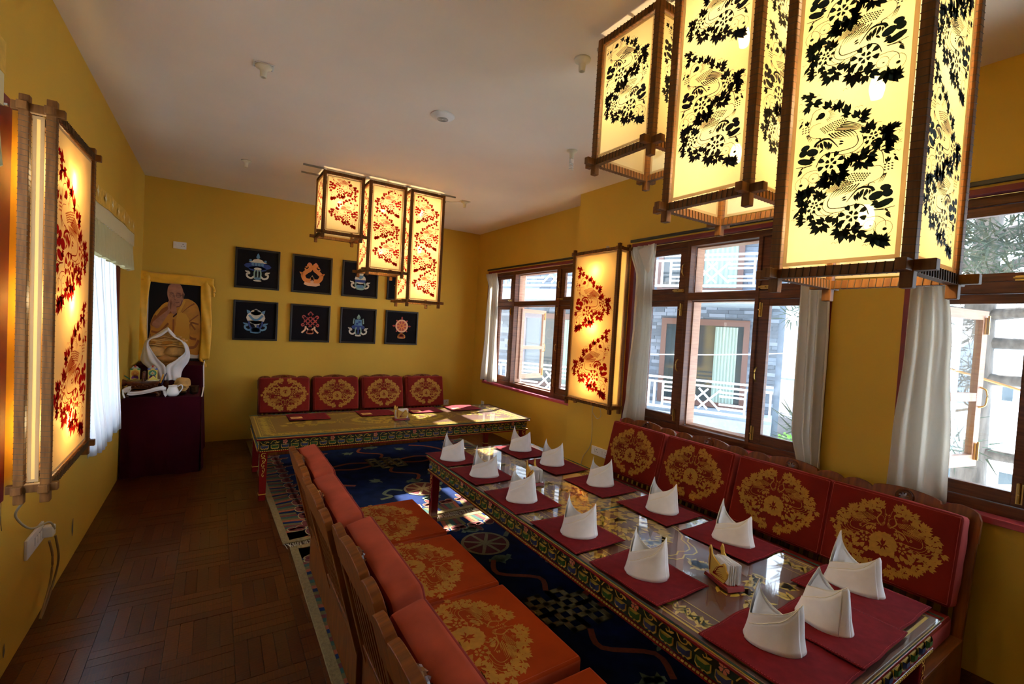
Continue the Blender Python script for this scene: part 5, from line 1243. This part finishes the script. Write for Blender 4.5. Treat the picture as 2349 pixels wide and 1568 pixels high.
pic('framed orange wheel symbol on black, bottom row, rightmost', rowx[3], 1.50, [
    ('wheel_ground', M['peach'], [ell(0, .16, .50, .50, 0, 28)]), ('red_sectors', ros, [[(.10*math.cos(a), .16+.10*math.sin(a)), (.44*math.cos(a-.26), .16+.44*math.sin(a-.26)), (.46*math.cos(a), .16+.46*math.sin(a)), (.44*math.cos(a+.26), .16+.44*math.sin(a+.26))] for a in [PI/8+k*PI/4 for k in range(8)]]), ('spokes', ora, [[(.06*math.cos(a+1.57), .16+.06*math.sin(a+1.57)), (.46*math.cos(a)+.05*math.cos(a+1.57), .16+.46*math.sin(a)+.05*math.sin(a+1.57)), (.46*math.cos(a)-.05*math.cos(a+1.57), .16+.46*math.sin(a)-.05*math.sin(a+1.57)), (-.06*math.cos(a+1.57), .16-.06*math.sin(a+1.57))] for a in [k*PI/4 for k in range(8)]]), ('rim', pea, wheel), ('hub', ros, [ell(0, .16, .09, .09)]+[ell(.64*math.cos(a), .16+.64*math.sin(a), .09, .07, a, 8) for a in [k*PI/4 for k in range(8)]]+[leafp(.62*math.cos(a), .16+.62*math.sin(a), a, .24, .16) for a in (0, PI/2, PI, -PI/2)]), ('lotus_base', ora, lotus(-.70, 1.5)), ('lotus_heart', ros, lotus(-.68, .8))])

# ------------------------------------------------------------------ altar
AX0, AX1, AY0 = -.705, -.10, 5.45
t = thing('altar_table', 'low altar table fully covered by a dark maroon cloth, with a raised rear step', 'table', (0, 0, 0))
def drape(name, x0, x1, y0, y1, zt, zb, seed):
    mb = MB(); rn = random.Random(seed); ph = [rn.uniform(0, 6) for _ in range(3)]
    mb.box(x0+.01, x1-.01, y0+.01, y1-.005, zt-.012, zt)
    def face(p, q, nrm, n):
        def fn(u, v):
            k = (1-v)*(.012+.016*(math.sin(u*n+ph[0])+.5*math.sin(u*n*2.3+ph[1]))); x = p[0]+(q[0]-p[0])*u+nrm[0]*k; y = p[1]+(q[1]-p[1])*u+nrm[1]*k
            return (x, y, zb+(zt-zb)*v-(0.004 if v < 1 else 0))
        mb.grid(fn, 40, 10)
    face((x0, y0), (x1, y0), (0, -1), 9); face((x1, y0), (x1, y1), (1, 0), 8)
    return mb.build(name, M['maroon'], t, smooth=False, bev=0, fix=False)
drape('cloth', AX0, AX1, AY0, 6.63, .745, .006, 1); drape('step_cloth', AX0, AX1-.015, 6.12, 6.63, .985, .746, 2)
e = MB(); e.tube([(AX1+.004, AY0, .748), (AX1+.006, 6.12, .750), (AX1-.002, 6.14, .985), (AX1-.004, 6.62, .990)], .006, 6); e.build('white_edging', M['khata'], t)
for a in (AX0+.02, AX1-.06):
    for b in (5.50, 6.55): MB().box(a, a+.045, b, b+.045, 0, .73).build('leg', M['bench'], t)

# portrait: framed photograph with yellow silk draped round the frame
PX0, PX1, PZ0, PZ1 = -.742, -.045, 1.00, 1.995
t = thing('framed_portrait', 'framed photograph of a person in ochre robes, palms joined, draped in yellow silk', 'picture', (-.397, 6.62, 0))
MB().box(-.30, .30, .0, .03, .99, 1.95).build('frame', M['black'], t, bev=.003)
MB().box(-.262, .262, -.004, 0, 1.02, 1.925).build('photo_border', mat('print_white', (.62, .60, .56), .4), t)
PB = mat('photo_dark_ground', (.010, .009, .011), .8, spec=.15); sk = mat('photo_skin', (.36, .15, .085), .5, noise=.18, scale=20); skd = mat('photo_skin_shade', (.20, .075, .045), .5); rb = mat('photo_robe', (.46, .19, .014), .5, noise=.2, scale=10); rbd = mat('photo_robe_fold', (.24, .07, .008), .5); rby = mat('photo_robe_light', (.56, .27, .02), .5)
MB().box(-.250, .250, -.0052, -.004, 1.075, 1.915).build('photo_ground', PB, t)
def pl(nm, m_, polys, k):                # coordinates in crop pixels of the portrait (0..1425, 0..1568)
    mb = MB()
    for q in polys: mb.poly([((x-731)/850*.500, (1330-y)/1040*.84+1.075) for x, y in q], lambda a, b: (a, -.0055-.0009*k, b))
    mb.build(nm, m_, t)
cl = lambda P, n=4: [tuple(p)[:2] for p in catmull([(a, b, 0) for a, b in P], n, True)]
pl('robe', rb, [cl([(345, 900), (420, 740), (600, 600), (700, 700), (860, 540), (1040, 585), (1120, 720), (1150, 1000), (1150, 1328), (900, 1330), (345, 1328), (345, 1000)], 3)], 1)
for fold in (ribbon([(360, 940), (440, 800), (600, 690), (640, 760)], 60), ribbon([(360, 1020), (480, 1030), (620, 900)], 30), ribbon([(1030, 600), (940, 650), (800, 770)], 26, True), ribbon([(1100, 760), (960, 860), (940, 900)], 20), ribbon([(1110, 900), (980, 880), (1060, 980)], 26), ribbon([(960, 900), (960, 1080), (1080, 1120)], 36), ribbon([(700, 840), (700, 1000), (690, 1090)], 30), ribbon([(1120, 1130), (1060, 1230), (960, 1250), (970, 1328)], 40), ribbon([(345, 1180), (345, 1060)], 20)): pl('robe_fold', rbd, fold, 2)
pl('robe_front', rby, [cl([(770, 740), (950, 830), (940, 1328), (700, 1328), (740, 900)], 3)]+ribbon([(420, 790), (520, 660), (600, 610)], 34)+ribbon([(870, 560), (800, 700), (780, 740)], 40), 3)
pl('forearm', sk, [cl([(380, 890), (590, 720), (640, 640), (660, 700), (560, 850), (470, 970), (400, 960)], 3), cl([(720, 660), (745, 720), (740, 760), (700, 770), (650, 730), (660, 680)], 3)], 4)
pl('head', sk, [cl([(590, 420), (620, 350), (710, 320), (800, 350), (845, 450), (850, 540), (810, 640), (740, 660), (650, 620), (595, 520)], 4), cl([(835, 440), (862, 470), (850, 520), (830, 540)], 3)], 5)
pl('face_shading', skd, ribbon([(620, 470), (655, 462), (690, 470)], 14)+ribbon([(720, 468), (760, 460), (800, 470)], 14)+ribbon([(630, 500), (660, 492), (690, 505)], 10)+ribbon([(725, 500), (765, 490), (805, 500)], 10)+ribbon([(705, 500), (700, 550), (725, 560)], 10)+ribbon([(720, 595), (750, 602), (785, 588)], 14)+ribbon([(830, 560), (800, 640), (740, 662)], 16, n=3)+ribbon([(600, 380), (650, 335), (720, 322)], 10), 6)
pl('spectacles', mat('photo_dark_line', (.03, .02, .02), .4), ring(660, 500, 38, 28, 4, 16)+ring(765, 498, 40, 28, 4, 16)+ribbon([(805, 495), (845, 480)], 5, n=1), 7)
pl('joined_hands', sk, [cl([(600, 620), (625, 560), (650, 520), (668, 540), (660, 600), (650, 700), (610, 690)], 4), cl([(640, 590), (665, 570), (700, 575), (735, 650), (745, 720), (700, 745), (655, 690)], 4)], 8)
pl('finger_lines', skd, ribbon([(650, 560), (640, 640), (650, 700)], 8)+ribbon([(672, 580), (690, 640)], 5)+ribbon([(700, 582), (718, 650)], 5)+ribbon([(628, 580), (616, 650)], 5), 9)
pl('bracelet', mat('photo_beads', (.10, .03, .02), .4), [ell(700+k*9, 800-k*8, 12, 12, 0, 8) for k in range(6)], 9)
sg = lambda u, v, a: .006*math.sin(u*a+v*7)
MB().grid(lambda u, v: (-.36+.72*u, -.016-.010*abs(math.sin(v*PI))-sg(u, v, 12), 1.885+.11*v-.035*u-.008*math.sin(u*6)+.012), 30, 6).build('top_silk', M['yellow'], t, smooth=True, solid=.004, fix=False)
MB().grid(lambda u, v: (-.362+(.135-.035*math.sin(v*PI))*u, -.014-.012*math.sin(u*PI)-sg(v, u, 9), .985+.99*v), 8, 30).build('left_silk', M['yellow'], t, smooth=True, solid=.004, fix=False)
MB().grid(lambda u, v: (.245+.105*u+.012*math.sin(v*5)-.01*(1-v), -.015-.012*math.sin(u*PI)-sg(v, u, 11), 1.005+.94*v), 8, 30).build('right_silk', M['yellow'], t, smooth=True, solid=.004, fix=False)
MB().tube(catmull([(.25, -.03, 1.02), (.27, -.04, .97), (.285, -.05, .90), (.275, -.05, .84)], 4), .012, 8, None).tube(catmull([(.25, -.03, 1.01), (.30, -.03, .96), (.305, -.04, .92)], 4), .012, 8).build('hanging_tail', M['yellow'], t, smooth=True)
MB().tube(catmull([(.345, -.02, 1.90), (.368, -.02, 1.84), (.362, -.02, 1.76)], 4), .012, 8).build('corner_tail', M['yellow'], t, smooth=True)

ZA = .7455
def P_(px, py, y):                        # pixel -> world at given y (used once here for layout)
    x = (px-1174.5)/1059.47; z = (py-784)/1059.47; d = rt2*x+dn2*z+fw; k = y/d.y; return d.x*k, 1.6+d.z*k
# carved offering box with two butter plaques
t = thing('carved_offering_box', 'carved dark wooden offering box on scrolled feet, filled with grain', 'offering box', (-.565, 5.60, ZA))
def trap(mb, hx0, hy0, hx1, hy1, z0, z1):
    mb.add([(a*hx0, b*hy0, z0) for a, b in ((-1, -1), (1, -1), (1, 1), (-1, 1))]+[(a*hx1, b*hy1, z1) for a, b in ((-1, -1), (1, -1), (1, 1), (-1, 1))], [(3, 2, 1, 0), (4, 5, 6, 7), (0, 1, 5, 4), (1, 2, 6, 5), (2, 3, 7, 6), (3, 0, 4, 7)]); return mb
trap(MB(), .095, .055, .125, .075, .070, .135).build('body', M['altarw'], t, bev=.006)
trap(MB(), .130, .078, .128, .076, .135, .147).build('rim', M['altarw'], t, bev=.004)
cv = MB()
for k in range(15): cv.lathe([(.001, .012), (.006, .010), (.010, 0)], 8, TL(-.105+k*.015, -.064-.004*(k % 2), .10+.010*math.sin(k*2)) @ RX(PI/2))
cv.build('carving', M['altarw'], t, smooth=True)
trap(MB(), .115, .065, .088, .050, .030, .062).build('stand', M['altarw'], t, bev=.005)
for s in (-1, 1):
    for q in (-1, 1): MB().tube(catmull([(s*.10, q*.05, .035), (s*.125, q*.058, .02), (s*.118, q*.058, .006), (s*.105, q*.052, .008)], 4), .011, 8).build('scroll_foot', M['altarw'], t, smooth=True)
MB().box(-.012, .012, -.055, .055, .14, .235).build('divider', M['altarw'], t, bev=.01)
MB().lathe([(.001, .03), (.03, .028), (.036, .01), (.03, -.01), (.001, -.02)], 12, TL(-.150, -.02, .130) @ RX(PI/2)).build('end_knob', M['altarw'], t, smooth=True)
MB().grid(lambda u, v: (-.118+.10*u, -.066+.132*v, .148+.012*math.sin(u*PI)*math.sin(v*PI)+.002*math.sin(u*40+v*33)), 14, 14).build('barley_grain', mat('barley', (.30, .22, .07), .9, noise=.4, scale=90, bump=.5), t, smooth=True)['kind'] = 'stuff'
MB().grid(lambda u, v: (.018+.10*u, -.066+.132*v, .148+.022*math.sin(u*PI)*math.sin(v*PI)), 10, 10).build('barley_flour', mat('flour', (.66, .58, .40), .9), t, smooth=True)['kind'] = 'stuff'
py = mat('butter_yellow', (.78, .66, .14), .5); pg = mat('butter_green', (.05, .28, .12), .5); pb = mat('butter_blue', (.10, .16, .48), .5); pv = mat('butter_violet', (.26, .05, .28), .5); pr = mat('butter_red', (.55, .04, .03), .5); pw = mat('butter_white', (.8, .78, .7), .5); po = mat('butter_orange', (.72, .34, .03), .5)
def plaque(lab, x, main, a, b):
    t = thing('butter_plaque', lab, 'plaque', (x, 5.60, ZA+.150), 0); f = lambda k: (lambda u, v: (u, -.004-.0015*k, v))
    MB().prism([(-.036, 0), (.036, 0), (.037, .10), (.030, .118), (-.030, .118), (-.037, .10)], -.004, .004).build('plaque_board', py, t, bev=.002)
    def put(nm, m_, polys, k):
        mb = MB()
        for q in polys: mb.poly(q, f(k))
        mb.build(nm, m_, t)
    put('round_flower', main, [petal(.006*math.cos(i*.785), .066+.006*math.sin(i*.785), i*.785, .026, .021) for i in range(8)], 1)
    put('flower_ring', pw if main is pg else pr, ring(0, .066, .012, .012, .003, 12)+[ell(.017*math.cos(i*.785), .066+.017*math.sin(i*.785), .003, .003, 0, 6) for i in range(8)], 2)
    put('flower_heart', po, [ell(0, .066, .006, .006)], 3)
    put('upper_leaves', a, [ell(-.026, .108, .015, .010, .3), ell(.026, .108, .015, .010, -.3)], 1)
    put('lower_petals', b, [petal(0, .022, PI/2+k*.75, .028, .020) for k in (-2, -1, 0, 1, 2)], 1)
    put('crest', pw, [petal(0, .112, PI/2+k*.6, .028, .016) for k in (-2, -1, 0, 1, 2)], 2)
    MB().lathe([(.001, .010), (.007, .007), (.010, 0), (.007, -.007), (.001, -.010)], 10, TL(0, -.004, .132)).build('crest_ball', pr, t, smooth=True)
plaque('painted butter plaque with an orange wheel flower, left in the carved box', -.632, po, pg, pv)
plaque('painted butter plaque with a green wheel flower, right in the carved box', -.500, pg, pb, pv)
tag(MB().tube([(-.655, 5.62, ZA+.145), (-.712, 5.60, ZA+.195)], .005, 8).build('green_stick', mat('green_plastic', (.02, .16, .09), .4)), 'dark green stick leaning out of the left side of the carved box', 'stick')
tag(MB().prism([(-.045, 0), (.045, 0), (.0, .045)], -.004, .004, TL(-.492, 5.555, ZA+.152)).build('butter_wedge', py, bev=.002), 'flat yellow butter wedge lying at the right front of the carved box', 'wedge')
tag(MB().tube([(-.437, 5.60, ZA+.12), (-.418, 5.60, ZA+.205)], .006, 8).build('ochre_stick', po), 'ochre stick standing right of the green-flower plaque', 'stick')
tag(MB().tube([(-.43, 5.63, ZA+.10), (-.395, 5.64, ZA+.215)], .004, 8).build('blue_pen', mat('pen_blue', (.02, .03, .12), .4)), 'dark blue pen standing behind the ochre stick', 'pen')
# white scarf wound round the box
def strip(path, wd, tw=.0): 
    Q = catmull(path, 6); mb = MB(); n = len(Q)
    def fn(u, v):
        i = min(n-1, int(u*(n-1)+.5)); q = Q[i]; d = (Q[min(i+1, n-1)]-Q[max(i-1, 0)]).normalized(); up = Vector((0, 0, 1)); s = d.cross(up).normalized() if abs(d.z) < .9 else Vector((1, 0, 0)); nn = s.cross(d).normalized()
        return q+nn*(v-.5)*wd*(1+.15*math.sin(u*9))+s*.006*math.sin(v*9+u*5)
    mb.grid(fn, n-1, 6); return mb
o = strip([(-.735+.04, 5.50, ZA-.10), (-.690, 5.50, ZA-.02), (-.705, 5.505, ZA+.05), (-.655, 5.515, ZA+.085), (-.665, 5.512, ZA+.04), (-.60, 5.512, ZA+.038), (-.52, 5.512, ZA+.055), (-.44, 5.512, ZA+.078), (-.400, 5.52, ZA+.07), (-.395, 5.50, ZA+.03), (-.38, 5.48, ZA+.012)], .036).build('ceremonial_scarf', M['khata'], smooth=True, solid=.004, fix=False)
tag(o, 'narrow white silk scarf wound round the carved box and off the table corner', 'scarf')
# teapot
t = thing('teapot', 'small glossy white teapot at the front of the altar', 'teapot', (-.335, 5.53, ZA))
MB().lathe([(.001, 0), (.038, .002), (.052, .018), (.054, .036), (.046, .062), (.036, .085), (.036, .100), (.039, .104), (.034, .104), (.032, .095), (.001, .090)], 28).build('body', M['white'], t, smooth=True)
MB().tube(catmull([(-.040, 0, .022), (-.064, 0, .040), (-.068, 0, .070), (-.082, 0, .103)], 5), .01, 10, [.016-.009*i/15 for i in range(16)]).build('spout', M['white'], t, smooth=True)
MB().tube(catmull([(.036, 0, .092), (.066, 0, .108), (.078, 0, .080), (.060, 0, .045), (.046, 0, .032)], 5), .0058, 8).build('handle', M['white'], t, smooth=True)
# basket of fried pastry wrapped in a white scarf
BXc = (P_(382, 820, 5.95))
t = thing('pastry_stack', 'tall stack of fried pastries and flat breads inside a white scarf', 'food', (-.412, 5.93, ZA+.232))
MB().lathe([(.001, -.232), (.06, -.232), (.055, -.215), (.022, -.20), (.022, -.06), (.06, -.03), (.10, .0), (.10, .004), (.001, .002)], 24).build('pedestal', M['altarw'], t, smooth=True)
def blob(cx, cy, cz, rx, ry, rz_, seed, flat=0):
    rn = random.Random(seed); p = [rn.uniform(0, 6) for _ in range(4)]
    def fn(u, v):
        a = u*2*PI; b = (v-.5)*PI; k = 1+.05*math.sin(3*a+p[0])*math.cos(b)+.04*math.sin(5*b+p[1]+a); c = math.copysign(abs(math.cos(b))**.7, math.cos(b))
        return (cx+rx*k*c*math.cos(a), cy+ry*k*c*math.sin(a), cz+rz_*k*math.sin(b))
    return MB().grid(fn, 22, 12)
blob(-.098, -.02, .170, .078, .05, .062, 1).build('pale_bun', M['bread'], t, smooth=True); blob(.068, -.02, .172, .095, .05, .055, 2).build('pale_bun', M['bread'], t, smooth=True)
blob(-.01, .01, .100, .10, .05, .055, 3).build('lower_loaf', M['bread2'], t, smooth=True); blob(-.01, .03, .045, .09, .05, .05, 3).build('lower_loaf', M['bread2'], t, smooth=True)
for k, (z, w_) in enumerate([(.236, .15), (.284, .165), (.296, .14), (.322, .11)]):
    MB().grid(lambda u, v: (-w_+2*w_*u, -.07+.12*v, z+.006*math.sin(u*13+k)+.004*math.sin(v*9)), 24, 6).build('flat_bread', M['bread'], t, smooth=True, solid=.010, fix=False)
for k in range(2): blob(-.075+k*.14, -.045, .257, .028, .02, .013, 7+k).build('small_roll', M['bread'], t, smooth=True)
for k in range(8): MB().tube([(-.07+.02*k+.012*math.cos(a), -.05+.006*math.sin(2*a), .322+.013*math.sin(a)+.004*k % 3*.002) for a in [2*PI*i/12 for i in range(12)]], .006, 6, closed=True).build('fried_twist', M['bread2'], t, smooth=True)
MB().grid(lambda u, v: (-.055+.11*u+(.5-u)*.11*v*.98, -.03, .335+.075*v), 10, 6).build('pointed_cracker', M['bread'], t, solid=.008, fix=False)
def wpt(a, b, y): x_, z_ = P_(240+a/3.137, 600+b/3.137, y); return Vector((x_, y, z_))
OUT = {-1: [(455, 470), (380, 515), (300, 565), (272, 640), (262, 715), (330, 775), (385, 850)], 1: [(455, 470), (515, 535), (588, 590), (614, 660), (602, 720), (562, 775), (545, 850)]}
INN = {-1: [(455, 500), (388, 542), (325, 563), (322, 610), (378, 690), (438, 757), (445, 850)], 1: [(455, 500), (498, 542), (556, 580), (578, 650), (520, 700), (442, 757), (450, 850)]}
tw = MB()
for sgn in (-1, 1):
    oo = catmull([wpt(a, b, 5.90) for a, b in OUT[sgn]], 6); ii = catmull([wpt(a, b, 5.85-.03*min(1, k/3)) for k, (a, b) in enumerate(INN[sgn])], 6); n = len(oo)-1
    def fn(u, v):
        i = min(n, int(v*n+.5)); p = oo[i].lerp(ii[i], u); return (p.x, p.y-.030*math.sin(u*PI)-.008*math.sin(u*15+v*8)*(.3+v), max(ZA+.004, p.z+.003*math.sin(u*9+v*21)))
    tw.grid(fn, 14, n)
    bk = catmull([wpt(a, b, 5.97) for a, b in OUT[sgn]], 6)
    tw.grid(lambda u, v: tuple(bk[min(n, int(v*n+.5))].lerp(oo[min(n, int(v*n+.5))], u)-Vector((0, 0, 0 if bk[min(n, int(v*n+.5))].z > ZA+.01 else bk[min(n, int(v*n+.5))].z-ZA-.01))), 2, n)
o = tw.build('wrapping_scarf', M['khata'], smooth=True, solid=.003, fix=False)
tag(o, 'wide translucent white silk scarf folded in a teardrop round the pastry stack', 'scarf')
# loaf, bowls
bx, bz = P_(415, 885, 5.80)
t = thing('bread_loaf', 'knotted golden bread loaf right of the teapot', 'bread', (bx, 5.84, ZA)); blob(.01, 0, .085, .070, .06, .058, 21).build('upper_crust', M['bread'], t, smooth=True); blob(-.01, -.01, .040, .075, .06, .042, 22).build('lower_crust', M['bread'], t, smooth=True)
MB().tube(catmull([(-.05, -.06, .06), (0, -.075, .075), (.05, -.06, .06)], 5), .016, 8).build('crust_fold', M['bread'], t, smooth=True)
bronze = mat('dark_bronze', (.14, .09, .05), .35, 1)
bowl_pr = [(.001, 0), (.018, 0), (.020, .004), (.034, .012), (.042, .030), (.044, .032), (.040, .030), (.032, .014), (.001, .008)]
bo = MB().lathe(bowl_pr, 24).build('offering_bowl', bronze, smooth=True); bx2, _ = P_(416, 898, 5.58); bo.location = (bx2+.0, 5.58, ZA)
tag(bo, 'single small bronze bowl on the altar in front of the loaf', 'bowl', 'bronze offering bowls')
bx3, _ = P_(445, 890, 5.62)
for k in range(6):
    c = bo.copy(); C.objects.link(c); c.location = (bx3, 5.62, ZA+.0105*k); c.rotation_euler = (.02*(k % 2), .02*math.sin(k), k)
    c['label'] = 'bronze bowl in the nested stack at the right of the altar, ' + ['lowest', 'second from below', 'third from below', 'fourth from below', 'fifth from below', 'topmost'][k]
